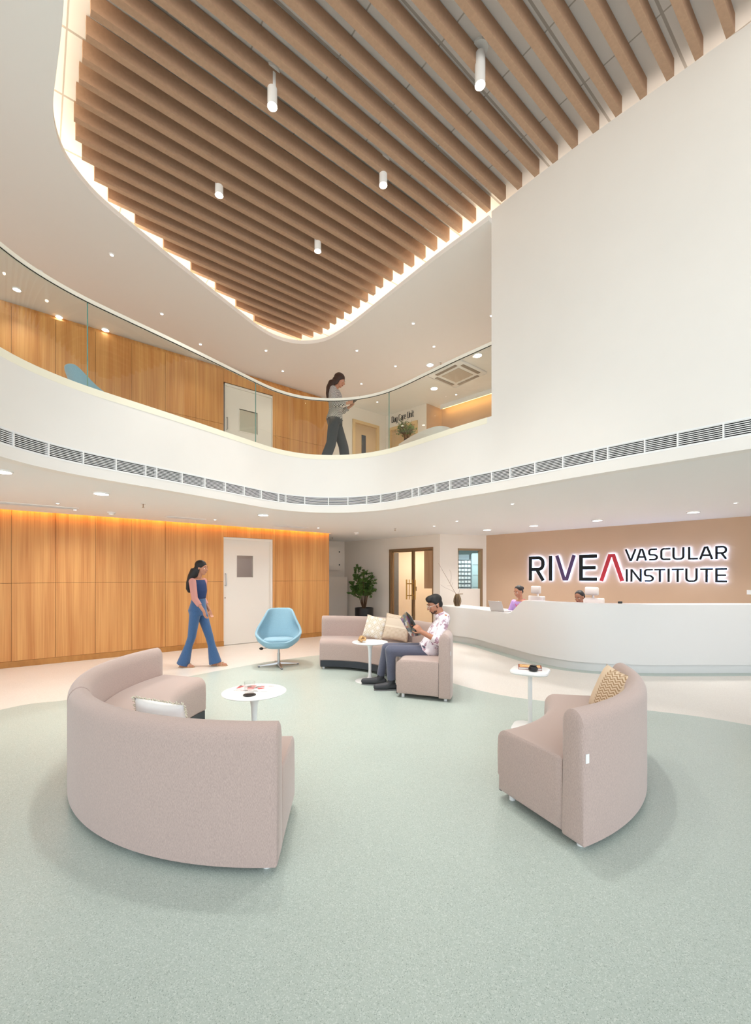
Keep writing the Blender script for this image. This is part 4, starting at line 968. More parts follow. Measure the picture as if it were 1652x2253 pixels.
def fringe(c, s, T):
    mb = MB(); random.seed(5)
    for side in range(4):
        for k in range(44):
            u = -1+2*(k+.5)/44; a = (u*s/2, s/2*.985, 0); R_ = Matrix.Rotation(side*math.pi/2, 3, 'Z'); d = Vector((random.uniform(-.008,.008), random.uniform(.008,.02), random.uniform(-.012,.006)))
            p0 = R_ @ Vector(a); mb.tube([p0, p0+(R_ @ d)*.6, p0+(R_ @ d)+Vector((0,0,-.002))], [.003,.0035,.0015], 5)
    mb.build('fringe', M_tas, c, local=True, smooth=80)
aW = math.radians(234); nW = Vector((.28, .93, .28))
cushion(.36, .12, 'white cushion with cream fringe peeking over the left foreground sofa', mat('white_cloth', (250, 249, 248), .9), (LC[0]+1.30*math.cos(aW)+.03, LC[1]+1.30*math.sin(aW)+.045, .44), orient(nW, (0,0,1), .05), fringe)
a_ = math.radians(56); cushion(.34, .12, 'cream cushion with gold diamond outlines, left one on the back sofa', pattern_mat('diamond_cloth', (236,226,212), ((206,186,140),(244,240,234)), 'diamond'), (FC[0]+1.33*math.cos(a_), FC[1]+1.33*math.sin(a_), .60), orient((-.35,-.9,.30), (0,0,1), -.16))
a_ = math.radians(40.5); cushion(.38, .13, 'cream textured cushion with dotted bands, next to the seated man', pattern_mat('woven_cloth', (226,208,186), ((188,160,132),(236,222,202)), 'weave'), (FC[0]+1.38*math.cos(a_)+.005, FC[1]+1.38*math.sin(a_), .625), orient((-.25,-.9,.28), (0,0,1), -.13))
cushion(.34, .13, 'beige zigzag cushion with cream border on the right sofa', pattern_mat('zigzag_cloth', (222,200,172), ((170,138,104),(240,230,216)), 'zigzag'), (1.645, 2.965, .535), orient((-.90,-.15,.36), (0,0,1), -.12))
# ---------------------------------------------------------------- potted shrub
M_leaf = mat('leaf_green', (78, 108, 40), .45, var=.45, vscale=14); M_stem = mat('brown_stem', (92, 66, 44), .8)
def shrub(loc, rp, hp, hw, ht, nl, lab, cat='plant', pot=True, leafs=.05):
    t = thing('potted_shrub', lab, cat, loc)
    if pot:
        mb = MB(); mb.lathe((0,0,0), [(rp*.9,0),(rp,.03),(rp,hp),(rp-.015,hp),(rp-.02,hp-.05),(.002,hp-.05)], 40); mb.build('pot', mat('black_pot', (26,25,27), .5), t, local=True, smooth=40)
        mb = MB(); mb.cyl((0,0,hp-.06), rp-.02, .03, 30); mb.build('soil', mat('soil', (52,38,28), .9), t, local=True)
    rnd = random.Random(11); tips = []
    st = MB()
    for k in range(24):
        a = rnd.uniform(0, 6.28); r = hw*rnd.uniform(.25,1.0); z = ht*rnd.uniform(.45,1.0) if r < hw*.75 else ht*rnd.uniform(.35,.75)
        e = Vector((r*math.cos(a), r*math.sin(a), hp+z)); b0 = Vector((.03*math.cos(a), .03*math.sin(a), hp-.05)); mid = b0.lerp(e, .5)+Vector((-.15*e.x, -.15*e.y, .08*ht))
        st.tube([b0, b0.lerp(mid, .5), mid, mid.lerp(e, .5)+Vector((0,0,.02)), e], [.009,.008,.006,.004,.002], 6)
        for j in range(7):
            s_ = mid.lerp(e, rnd.uniform(0,1.05)); d = Vector((rnd.uniform(-1,1), rnd.uniform(-1,1), rnd.uniform(-.2,1))).normalized()*rnd.uniform(.07,.17); tips.append((s_, s_+d)); st.tube([s_, s_+d], [.003,.0015], 5)
    st.build('stem', M_stem, t, local=True)
    lf = MB()
    for k in range(nl):
        s_, e = tips[rnd.randrange(len(tips))]; p = s_.lerp(e, rnd.uniform(.2,1.1)); d = Vector((rnd.uniform(-1,1), rnd.uniform(-1,1), rnd.uniform(-.3,1))).normalized()
        w = d.cross(Vector((rnd.uniform(-1,1), rnd.uniform(-1,1), rnd.uniform(-1,1)))).normalized(); up_ = d.cross(w); L = leafs*rnd.uniform(.7,1.3); q = L*.2
        lf.add([p, p+d*L*.45+w*q+up_*.004, p+d*L*.5-up_*.004, p+d*L*.45-w*q+up_*.004, p+d*L], [(0,1,2),(0,2,3),(1,4,2),(2,4,3)])
    lf.build('foliage', M_leaf, t, local=True, fixn=False)
    return t
pp_ = P(801, 1337, 10.75); shrub((pp_.x, pp_.y, 0.0005), .232, .56, .41, 1.0, 8000, 'leafy green shrub in a black cylinder pot by the glazed door', leafs=.047)
up_ = P(893, 950, 8.45); 
# ---------------------------------------------------------------- vase with branch on the counter
vp = G(1006, 1333.5, .7105); vs = thing('slatted_vase', 'slatted wooden vase with bare branches on the low counter end', 'vase', (vp.x, vp.y, .7105))
mb = MB(); prof = [(.045,0),(.065,.05),(.078,.10),(.072,.16),(.05,.22),(.03,.26)]
for k in range(12):
    a = 2*math.pi*k/12; t_ = Vector((-math.sin(a), math.cos(a), 0)); r_ = Vector((math.cos(a), math.sin(a), 0))
    mb.loft([[r_*r+Vector((0,0,z))+t_*.008, r_*(r+.007)+Vector((0,0,z))+t_*.008, r_*(r+.007)+Vector((0,0,z))-t_*.008, r_*r+Vector((0,0,z))-t_*.008] for r, z in prof])
mb.cyl((0,0,0), .05, .01, 24); mb.cyl((0,0,.252), .034, .012, 24); mb.build('body', mat('vase_wood', (120, 96, 66), .6), vs, local=True)
mb = MB(); mb.lathe((0,0,0), [(.036,.011),(.052,.05),(.064,.10),(.058,.16),(.038,.22),(.02,.25),(.002,.25)], 20); mb.build('inner_jar', mat('vase_inner', (66, 50, 36), .7), vs, local=True, smooth=60)
mb = MB(); mb.tube([(0.01,0,.257),(.12,0,.263)], .009, 8); mb.build('handle', bpy.data.materials['vase_wood'], vs, local=True)
mb = MB(); M_tw = mat('dry_twig', (120, 84, 62), .8)
k_ = vp.y/F
def tw(pts_): return [(( x-1006)*k_, 0.0+.01*i, .26+(1306-y)*k_) for i, (x, y) in enumerate(pts_)]
mb.tube(tw([(1004,1308),(995,1292),(986,1275),(975,1256),(965,1238)]), [.006,.005,.004,.003,.0015], 6); mb.tube(tw([(991,1281),(993,1268),(992,1258),(989,1252)]), [.003,.002,.002,.001], 6)
mb.tube(tw([(1000,1302),(988,1296),(977,1291),(969,1285)]), [.003,.002,.002,.001], 6); mb.tube(tw([(1009,1306),(1012,1294)]), [.003,.001], 6); mb.tube(tw([(994,1288),(984,1288)]), [.002,.001], 6); mb.tube(tw([(994,1286),(997,1280)]), [.002,.001], 6)
mb.build('branch', M_tw, vs, local=True)
# ---------------------------------------------------------------- cabinets at the corridor end
CE = lambda s, off=0.0: CA-D2*s-N2*off
def sE(px): return along(px, CA, -D2)
eb = thing('distribution_board', 'tan wall cabinet with two black locks at the corridor end', 'electrical cabinet', (CE(.6,.0).x, CE(.6).y, 1.5))
s0, s1 = .17, .95
zb_ = zat(1255, CE(.3).y); zt2 = zat(1203, CE(.3).y)
mb = MB(); mb.prism([CE(s0,0), CE(s1,0), CE(s1,.14), CE(s0,.14)], zb_, zt2); mb.build('body', M_wallw, eb)
mb = MB(); mb.prism([CE(s0+.05,.14), CE(s1-.03,.14), CE(s1-.03,.155), CE(s0+.05,.155)], zb_+.03, zt2-.03); dd = mb.build('door', M_wallw, eb)
for z in (zb_+.15, zt2-.15):
    q = CE(s0+.11, .16); mb = MB(); mb.ball((q.x, q.y, z), (.018,.018,.018)); mb.build('lock', M_black, dd)
mb = MB(); mb.prism([CE(.04,0.001), CE(1.3,0.001), CE(1.3,.20), CE(.04,.20)], 0, zat(1269.5, CE(.1,.2).y)); o = mb.build('low_cabinet', M_wallw, origin=(CE(.6,.1).x, CE(.6,.1).y, 0)); tag(o, 'waist-high tan cabinet under the distribution board at the corridor end', 'cabinet')
# small things on the sign wall and counter
q = WP(sW(1650), 0); mb = MB(); q2 = sW(1650)
mb.prism([WP(q2-.04,.0005), WP(q2+.05,.0005), WP(q2+.05,.012), WP(q2-.04,.012)], zat(1308, q.y), zat(1298, q.y)); o = mb.build('wall_socket', M_white, origin=(q.x, q.y, zat(1308, q.y))); tag(o, 'white wall socket at the right edge of the tan wall', 'wall socket')
# pharmacy shelving
sh = thing('pharmacy_shelf', 'grey shelving full of clear bins seen through the pharmacy hatch', 'shelf', (2.35, 11.7, 0))
M_rack = mat('shelf_grey', (140,158,164), .5); M_bin = mat('clear_bin', (206, 218, 222), .3)
mb = MB()
for k in range(12): mb.box((2.0, 11.6, .62+.107*k), (2.595, 11.85, .632+.107*k))
mb.box((1.985,11.6,0),(2.0,11.85,1.95)); mb.box((2.595,11.6,0),(2.61,11.85,1.95)); mb.box((2.0,11.85,0),(2.6,11.87,1.95)); mb.build('rack', M_rack, sh)
for k in range(3, 11):
    for j in range(6):
        x = 2.06+j*.0895; z = .633+.107*k; mb = MB(); mb.rbox((x, 11.605, z), (x+.078, 11.8, z+.072), .006); b_ = mb.build('bin', M_bin, sh)
        mb = MB(); mb.box((x+.02, 11.602, z+.02), (x+.058, 11.6045, z+.05)); mb.build('label_holder', M_white, b_)
cbt = thing('pharmacy_cabinet', 'pale teal cabinet with shelf lines right of the bins in the pharmacy', 'cabinet', (2.85, 11.8, 0))
mb = MB(); mb.box((2.64, 11.7, 0), (3.3, 12.0, 1.98)); mb.build('body', M_ph, cbt)
for z in (1.05, 1.38, 1.66): mb = MB(); mb.box((2.66, 11.69, z), (3.28, 11.70, z+.012)); mb.build('rail', M_rack, cbt)
# ---------------------------------------------------------------- upstairs desk and plant
dk = [P(877,978,8.52), P(905,960,8.03), P(930,948,7.73), P(950,941,7.56), P(965,938,7.49), P(980,938,7.51), P(993,943,7.62), P(1001,950,7.8)]
dkc = resample(catmull([V2(p.x, p.y) for p in dk], 8), .05); dz_ = 3.985
ud = thing('gallery_desk', 'curved white desk top behind the glass upstairs', 'desk', (dkc[0].x, dkc[0].y, ZF2+.001))
mb = MB(); ribbon(mb, dkc, 0, .05, ZF2+.002, dz_-.03); mb.build('front_panel', M_solid, ud, smooth=40)
mb = MB(); mb.prism(list(dkc)+[V2(1.75,8.35), V2(1.3,9.0), V2(.75,9.05)], dz_-.03, dz_); mb.build('worktop', M_solid, ud)
up2 = P(895, 946, 8.6)
t = shrub((up2.x, up2.y, dz_+.0005), .06, .12, .19, .34, 420, 'small green pot plant on the curved desk upstairs', 'plant', True, .05)
t.name = 'desk_plant'
# ---------------------------------------------------------------- office chairs and laptop behind the counter
M_mesh = mat('pale_mesh', (214, 206, 200), .7)
def office_chair(x, y, rz, hz, lab):
    t = thing('office_chair', lab, 'office chair', (x, y, .0005), rz, 'receptionist chairs')
    mb = MB(); mb.rbox((-.13,.22,hz-.075),(.13,.275,hz+.075), .025); mb.build('headrest', M_mesh, t, local=True, smooth=50)
    mb = MB(); mb.rbox((-.23,.24,.55),(.23,.28,hz-.12), .018); mb.build('backrest', M_mesh, t, local=True, smooth=50)
    mb = MB(); mb.tube([(0,.29,.42),(0,.31,.8),(0,.28,hz)], .018, 8); mb.build('spine', M_white, t, local=True)
    mb = MB(); mb.rbox((-.24,-.22,.40),(.24,.22,.455), .025); mb.build('seat', M_mesh, t, local=True, smooth=50)
    mb = MB(); mb.cyl((0,0,.09), .025, .31, 16); mb.build('gas_column', M_black, t, local=True)
    for k in range(5):
        M_ = Matrix.Rotation(2*math.pi*k/5, 4, 'Z'); mb = MB(); mb.tube([M_ @ Vector((0,0,.1)), M_ @ Vector((.28,0,.07))], [.024,.014], 8); a = mb.build('base_arm', M_white, t, local=True)
        mb = MB(); mb.ball(M_ @ Vector((.28,0,.0305)), (.012,.03,.03)); mb.build('caster', M_black, a, local=True)
    return t
c1 = P(1153, 1300, 8.2); office_chair(c1.x+.02, c1.y, math.radians(-72), 1.09, 'pale office chair behind the receptionist in lilac')
c2 = P(1283, 1305, 7.62); office_chair(c2.x, c2.y, math.radians(-60), 1.08, 'pale office chair behind the lower second receptionist')
lp = P(1102, 1342, 7.75)
lt = thing('laptop', 'open silver laptop on the low part of the counter', 'laptop', (lp.x, lp.y, .7105), math.radians(125))
mb = MB(); mb.rbox((-.15,-.1,0),(.15,.1,.014), .005); mb.build('keyboard_base', mat('silver', (200,196,196), .35, .5), lt, local=True, smooth=40)
mb = MB(); M_ = Matrix.Translation((0,.1,.012)) @ Matrix.Rotation(math.radians(-22), 4, 'X'); mb.rbox((-.15,-.004,0),(.15,.004,.2), .003, M_); sc_l = mb.build('lid', bpy.data.materials['silver'], lt, local=True, smooth=40)
mb = MB(); mb.box((-.14,-.0052,.01),(.14,-.0042,.19), M_); mb.build('screen', M_black, sc_l, local=True)
q = P(1366.5, 1326.5, 6.15); q2 = min(offset(BF, .16), key=lambda v: abs(v.x/v.y-(1366-CX)/F)); mb = MB(); mb.rbox((-.03,-.012,0),(.03,.012,.03), .008); o = mb.build('desk_webcam', M_black); o.location = (q2.x, q2.y, .9635); tag(o, 'tiny black device on the high ledge of the counter', 'device')
# ---------------------------------------------------------------- people
def skin(name, rgb): 
    m = mat(name, rgb, .5, var=.04, vscale=12); nt, b = nodes(m); b.inputs['Subsurface Weight'].default_value = .0; return m
M_skinA = skin('skin_brown', (182, 126, 98)); M_skinB = skin('skin_warm', (190, 132, 104)); M_hair = mat('black_hair', (22, 18, 18), .55, bump=.6, bscale=260); M_hairb = mat('dark_brown_hair', (58, 34, 24), .55, bump=.6, bscale=240)
M_eye = mat('eye_white', (232,228,224), .2); M_iris = mat('eye_dark', (28,18,14), .2); M_lip = mat('lip', (150, 86, 74), .5)
def frame(o, fwd, up=(0,0,1)):
    f = Vector(fwd).normalized(); l = Vector(up).cross(f).normalized(); u = f.cross(l)
    M_ = Matrix((f, l, u)).transposed().to_4x4(); M_.translation = Vector(o); return M_
def head_shapes(mb, H, s=1.0):
    R_ = H.to_3x3()
    def b(c, r): mb.ball(H @ (Vector(c)*s), tuple(q*s for q in r), R_, 20, 14)
    b((-.012,0,.032), (.094,.074,.086)); b((.022,0,-.022), (.064,.060,.085)); b((.052,0,-.088), (.028,.030,.024)); b((.03,0,-.065), (.045,.048,.036))
    mb.cap(H @ (Vector((.084,0,.012))*s), H @ (Vector((.106,0,-.026))*s), .0085*s, .0135*s, 10)
    b((.094,.011,-.031), (.010,.008,.007)); b((.094,-.011,-.031), (.010,.008,.007))
    b((.074,.026,.024), (.014,.026,.008)); b((.074,-.026,.024), (.014,.026,.008)); b((.062,.036,-.022), (.02,.018,.02)); b((.062,-.036,-.022), (.02,.018,.02))
    b((.084,0,-.053), (.010,.024,.0065)); b((.083,0,-.064), (.011,.020,.007))
    for q in (1, -1): b((-.012,.077*q,-.012), (.018,.009,.030))
def face_parts(body, H, s=1.0):
    R_ = H.to_3x3(); ey = MB(); ir = MB(); br = MB(); lp_ = MB()
    for q in (1, -1):
        ey.ball(H @ (Vector((.0715,.031*q,.001))*s), (.012*s,.012*s,.0062*s), R_, 14, 10); ir.ball(H @ (Vector((.0800,.031*q,.0))*s), (.0042*s,.0065*s,.0055*s), R_, 12, 8)
        br.tube([H @ (Vector((.089,.013*q,.027))*s), H @ (Vector((.086,.032*q,.033))*s), H @ (Vector((.072,.048*q,.028))*s)], [.0035*s,.004*s,.002*s], 6)
    lp_.ball(H @ (Vector((.0905,0,-.0545))*s), (.006*s,.023*s,.0045*s), R_, 16, 8); lp_.ball(H @ (Vector((.0895,0,-.0625))*s), (.006*s,.019*s,.005*s), R_, 16, 8)
    e = ey.build('eye', M_eye, body, smooth=80); ir.build('iris', M_iris, e, smooth=80); br.build('eyebrow', M_hair, body, smooth=80); lp_.build('lips', M_lip, body, smooth=80)
def hand(mb, wrist, d, n, side, curl=.5, s=1.0, spread=.0):
    """wrist point, d = direction of the fingers, n = palm normal (finger curl direction), side = thumb direction sign along d x n"""
    d = Vector(d).normalized(); n = Vector(n); n = (n-d*n.dot(d)).normalized(); w = d.cross(n).normalized()*side
    W_ = Vector(wrist); c = W_+d*.048*s
    rings = []
    for u, hw, ht in ((-.01,.024,.017),(.02,.033,.016),(.055,.040,.014),(.082,.040,.012),(.092,.036,.008)):
        cc = W_+d*u*s; rings.append([cc+w*hw*s*math.cos(a)+n*ht*s*math.sin(a) for a in [2*math.pi*k/14 for k in range(14)]])
    mb.loft(rings)
    for k, (off, L, r) in enumerate(((.029,.070,.0082),(.010,.078,.0086),(-.010,.073,.0082),(-.029,.058,.0072))):
        p = W_+(d*.080+w*off)*s; a = 0.12; dd = (d+w*off*spread*8).normalized(); q = p
        for seg, fr in ((0,.46),(1,.31),(2,.23)):
            a += curl*(.55 if seg == 0 else .75); v = dd*math.cos(a)+n*math.sin(a); e = q+v*L*fr*s; mb.cap(q, e, r*(1-.08*seg)*s, r*(1-.08*(seg+1))*s, 8); q = e
    p = W_+(d*.022+w*.026+n*.006)*s; v = (d*.62+w*.72+n*.30).normalized(); e = p+v*.040*s; mb.cap(p, e, .0125*s, .0105*s, 8); v2 = (d*.85+w*.25+n*.45).normalized(); e2 = e+v2*.028*s; mb.cap(e, e2, .0105*s, .0088*s, 8)
    v3 = (d*.9+w*.0+n*.45).normalized(); mb.cap(e2, e2+v3*.022*s, .0088*s, .007*s, 8)
def torso(mb, J, e=0.0, lo=0, hi=99, k=1.0, extra=None):
    """J['tor'] : list of (centre, half width, half depth, fwd)"""
    rings = []
    for c, hw, hd, f in J['tor'][lo:hi]:
        f = Vector(f).normalized(); l = J['lat']; rings.append((c, l, hw*k+e, f, hd*k+e))
    mb.orings(rings, 24)
def chain(mb, pts_, rr, e=0.0, n=14):
    for a, b, r0, r1 in zip(pts_, pts_[1:], rr, rr[1:]): mb.cap(a, b, r0+e, r1+e, n)
def sole_foot(mb, ankle, toe, e=0.0, w=.042, lift=0.0):
    a = Vector(ankle); t_ = Vector(toe); f = (t_-Vector((a.x,a.y,t_.z))).normalized(); heel = Vector((a.x,a.y,t_.z))-f*.035
    mb.cap(heel+Vector((0,0,.012+e)), Vector((a.x,a.y,t_.z))+f*.06+Vector((0,0,.016+e)), .028+e, .036+e); mb.cap(Vector((a.x,a.y,t_.z))+f*.06+Vector((0,0,.01+e)), t_-f*.02+Vector((0,0,.006+e)), .036+e, .026+e)
    mb.cap(a, Vector((a.x,a.y,t_.z+.03))+f*.03, .036+e, .034+e)
# ===== seated man
Y0 = 5.17
lat = Vector((0,-1,0))
man = thing('person', 'person with glasses and floral shirt sitting on the sofa, reading a magazine', 'person', (.62, Y0, 0))
pel = P(944, 1432, Y0); 
Jm = {'lat': Vector((0,1,0)), 'tor': [(P(946,1441,Y0)+Vector((0,0,.0)), .155,.115,(-1,0,.25)), (P(944,1430,Y0), .178,.13,(-1,0,.3)), (P(950,1412,Y0), .165,.115,(-1,0,.1)), (P(957,1395,Y0), .160,.110,(-1,0,-.1)), (P(965,1378,Y0), .172,.112,(-1,0,-.2)), (P(971,1365,Y0), .182,.100,(-1,0,-.3)), (P(973,1356,Y0), .150,.075,(-1,0,-.4)), (P(971,1351,Y0), .07,.06,(-1,0,-.5))]}
neck = P(968, 1350, Y0); hc = P(956, 1330, Y0)
Hm = frame(hc, (-.90,-.22,-.36)); sM = .93
shN, shF = P(977,1367,Y0-.165), P(977,1367,Y0+.165)
elN, wrN = P(966,1411,Y0-.215), P(928,1391,Y0-.17)
elF, wrF = P(956,1405,Y0+.20), P(921,1387,Y0+.11)
hipN, hipF = pel+Vector((0,-.09,0)), pel+Vector((0,.09,0))
knN, anN = P(859,1431,Y0-.12), P(861,1492,Y0-.10)
knF, anF = P(851,1426,Y0+.10), P(838,1482,Y0+.14)
toN = Vector((anN.x-.20, anN.y-.02, .012)); toF = Vector((anF.x-.235, anF.y+.02, .014))
mb = MB(); torso(mb, Jm, -.012); head_shapes(mb, Hm, sM); mb.cap(neck+Vector((.01,0,-.03)), Hm @ Vector((-.02,0,-.05)), .052, .054)
chain(mb, [shN, elN, wrN], [.045,.038,.027]); chain(mb, [shF, elF, wrF], [.045,.038,.027])
mdir = (P(893,1345,Y0)-P(918,1400,Y0)).normalized()
hand(mb, wrN, (-.62,.10,.62), (-.1,.75,-.3), 1, .85, .95); hand(mb, wrF, (-.70,-.10,.62), (-.25,-.7,-.2), -1, .7, .95)
chain(mb, [hipN, knN, anN], [.072,.05,.036]); chain(mb, [hipF, knF, anF], [.072,.05,.036])
for a, t_ in ((anN, toN), (anF, toF)): sole_foot(mb, a, t_+Vector((0,0,.03)), -.012)
mbody = remeshed('body', mb, M_skinA, man, .0065, 3); face_parts(mbody, Hm, sM)
M_shirt = mat('floral_shirt', (226, 208, 216), .8); nt, b = nodes(M_shirt); tc = N(nt, 'ShaderNodeTexCoord')
n1 = N(nt, 'ShaderNodeTexNoise', i_Scale=9.0, i_Detail=2.0); nt.links.new(tc.outputs['Object'], n1.inputs['Vector'])
mxv = N(nt, 'ShaderNodeMix', data_type='RGBA'); mxv.inputs[0].default_value = .28; nt.links.new(tc.outputs['Object'], mxv.inputs[6]); nt.links.new(n1.outputs['Color'], mxv.inputs[7])
v1 = N(nt, 'ShaderNodeTexVoronoi', i_Scale=19.0, feature='F1'); nt.links.new(mxv.outputs[2], v1.inputs['Vector'])
w1 = N(nt, 'ShaderNodeTexWave', i_Scale=16.0, i_Distortion=9.0, i_Detail=2.0); nt.links.new(v1.outputs['Position'], w1.inputs['Vector']); 
sp_ = N(nt, 'ShaderNodeSeparateColor'); nt.links.new(v1.outputs['Color'], sp_.inputs[0])
n3 = N(nt, 'ShaderNodeTexNoise', i_Scale=55.0, i_Detail=3.0); nt.links.new(tc.outputs['Object'], n3.inputs['Vector'])
ad = N(nt, 'ShaderNodeMath', operation='ADD'); nt.links.new(sp_.outputs[0], ad.inputs[0]); sb = N(nt, 'ShaderNodeMath', operation='MULTIPLY'); nt.links.new(n3.outputs['Fac'], sb.inputs[0]); sb.inputs[1].default_value = .5; nt.links.new(sb.outputs[0], ad.inputs[1])
r_ = ramp(nt, ad.outputs[0], [(.0,(244,238,242)),(.62,(240,232,238)),(.72,(190,150,166)),(.86,(164,132,146)),(.95,(222,196,208)),(1.0,(246,240,244))]); nt.links.new(r_.outputs['Color'], b.inputs['Base Color'])
mb = MB(); torso(mb, Jm, .006, 0, 7)
mb.orings([(P(974,1360,Y0), (0,1,0), .125, (-1,0,-.4), .085), (P(973,1356,Y0), (0,1,0), .092, (-1,0,-.4), .080), (P(969,1350,Y0), (0,1,0), .072, (-1,0,-.4), .066)], 20)
for sh_, el_, wr_ in ((shN, elN, wrN), (shF, elF, wrF)):
    mb.cap(P(971,1358,Y0+(.045 if sh_ is shF else -.045)), sh_, .046, .058); mb.cap(sh_, el_, .062, .055); cu = el_.lerp(wr_, .30); mb.cap(el_, el_.lerp(wr_, .1), .055, .05); mb.frus(el_, cu, .054, .05)
hm_ = [(-1,0,.2)]; mb.orings([(P(944,1425,Y0), (0,1,0), .182, (-1,0,.35), .125), (P(936,1431,Y0), (0,1,0), .19, (-.5,0,1), .085), (P(925,1424,Y0), (0,1,0), .17, (-.2,0,1), .07)], 24)
remeshed('shirt', mb, M_shirt, man, .008, 4)
cuM = mat('white_cuff', (240,234,236), .8); mb = MB()
for el_, wr_ in ((elN, wrN), (elF, wrF)): mb.frus(el_.lerp(wr_, .22), el_.lerp(wr_, .40), .0535, .050, 20)
mb.build('cuff', cuM, man, smooth=50)
mb = MB(); mb.orings([(P(968,1353,Y0)+Vector((0,0,-.004)), (0,1,0), .080, (-1,0,-.4), .073), (P(966.5,1348,Y0), (0,1,0), .070, (-1,0,-.4), .064)], 24); mb.build('collar', M_shirt, man, smooth=60)
M_tr = fabric('slate_trousers', (92, 94, 112), .06, 300); mb = MB()
torso(mb, Jm, .0, 0, 2)
for hp_, kn_, an_ in ((hipN, knN, anN), (hipF, knF, anF)):
    chain(mb, [hp_, kn_], [.085,.066]); mb.cap(kn_, kn_.lerp(an_, .5), .066, .055); mb.frus(kn_.lerp(an_, .4), kn_.lerp(an_, 1.06), .057, .050)
remeshed('trousers', mb, M_tr, man, .008, 4)
M_shoe = mat('dark_grey_shoe', (58, 58, 62), .6); M_sole = mat('grey_sole', (120,120,120), .6)
for a, t_ in ((anN, toN), (anF, toF)):
    mb = MB(); sole_foot(mb, Vector((a.x, a.y, .085)), t_, .008); s_ = remeshed('shoe', mb, M_shoe, man, .006, 3)
    zmin = min((s_.matrix_basis @ v.co).z for v in s_.data.vertices)
    s_.location.z -= zmin-.006
    mb = MB(); f = (t_-Vector((a.x,a.y,t_.z))).normalized(); l_ = Vector((-f.y, f.x, 0)); c0 = Vector((a.x, a.y, 0)); out = []
    for u, w_ in ((-.075,.018),(-.06,.034),(0,.040),(.07,.044),(.13,.046),(.18,.036),(.205,.016)): out.append((c0+f*u, w_))
    Lf = (t_-Vector((a.x,a.y,t_.z))).length; kk = (Lf+.006)/.205
    poly = [c+f*0+l_*w_ for c, w_ in [(c0+f*(u*kk if u > 0 else u), w_) for u, w_ in ((-.072,.018),(-.058,.034),(0,.037),(.07,.041),(.13,.042),(.18,.033),(.205,.014))]]+[c-l_*w_ for c, w_ in reversed([(c0+f*(u*kk if u > 0 else u), w_) for u, w_ in ((-.072,.018),(-.058,.034),(0,.037),(.07,.041),(.13,.042),(.18,.033),(.205,.014))])]
    mb.prism(poly, .002, .016); mb.build('sole', M_sole, s_)
    bpy.context.view_layer.update()
mb = MB(); R3 = Hm.to_3x3()
def hb(c, r): mb.ball(Hm @ (Vector(c)*sM), tuple(q*sM for q in r), R3, 20, 14)
hb((-.022,0,.052), (.098,.080,.082)); hb((.03,0,.098), (.062,.064,.036)); hb((.055,.015,.085), (.04,.05,.03)); hb((-.05,0,-.005), (.058,.070,.070)); hb((-.005,.070,.035), (.03,.014,.035)); hb((-.005,-.070,.035), (.03,.014,.035))
remeshed('hair', mb, M_hair, man, .006, 2)
mb = MB(); hb((.050,0,-.092), (.031,.034,.020)); hb((.075,0,-.074), (.013,.022,.007)); hb((.030,.040,-.078), (.030,.011,.014)); hb((.030,-.040,-.078), (.030,.011,.014)); hb((.002,.060,-.025), (.009,.007,.026)); hb((.002,-.060,-.025), (.009,.007,.026)); remeshed('beard', mb, mat('stubble', (84,58,46), .9), man, .0045, 2)
gla = thing('eyeglasses', 'clear framed eyeglasses worn by the seated man', 'eyeglasses', Hm @ Vector((.09,0,0)))
mb = MB()
for q in (1, -1):
    pts_ = [Hm @ (Vector((.099-.004*abs(math.cos(t)), (.032+.026*math.cos(t))*q, -.002+.020*math.sin(t)))*sM) for t in [2*math.pi*k/24 for k in range(25)]]
    mb.tube(pts_, .0022, 6); mb.tube([Hm @ (Vector((.096,.057*q,.006))*sM), Hm @ (Vector((.05,.078*q,.008))*sM), Hm @ (Vector((-.01,.084*q,.004))*sM)], .002, 6)
mb.tube([Hm @ (Vector((.101,.008,.002))*sM), Hm @ (Vector((.101,-.008,.002))*sM)], .0022, 6); mb.build('frame', mat('pale_frame', (214,210,204), .3), gla, smooth=60)
# magazine in his hands
A = P(880,1359,Y0-.0); B = P(903,1399,Y0-.0)
hold = thing('magazine', 'open magazine held up by the seated man', 'magazine', (P(905,1375,Y0)))
def leaf(c4, name, m):
    mb = MB(); n = (c4[1]-c4[0]).cross(c4[3]-c4[0]).normalized()*.0012; mb.add([c+n for c in c4]+[c-n for c in c4], [(0,1,2,3),(7,6,5,4),(0,4,5,1),(1,5,6,2),(2,6,7,3),(3,7,4,0)]); return mb.build(name, m, hold)
yl, yr = Y0-.06, Y0+.17
spineT, spineB = P(893,1345,Y0+.08), P(919,1399,Y0+.10)
leaf([P(880,1360,Y0-.08), P(904,1401,Y0-.06), spineB, spineT], 'cover', mag_mat('mag_front', [(150,110,150),(120,128,128),(200,196,190),(176,120,110),(90,92,92),(170,150,120)], 22, 1))
leaf([spineT, spineB, P(926,1398,Y0-.03), P(905,1356,Y0-.05)], 'back_page', mag_mat('mag_back', [(96,120,122),(150,150,140),(190,180,160),(110,100,90),(210,206,200)], 20, 5))
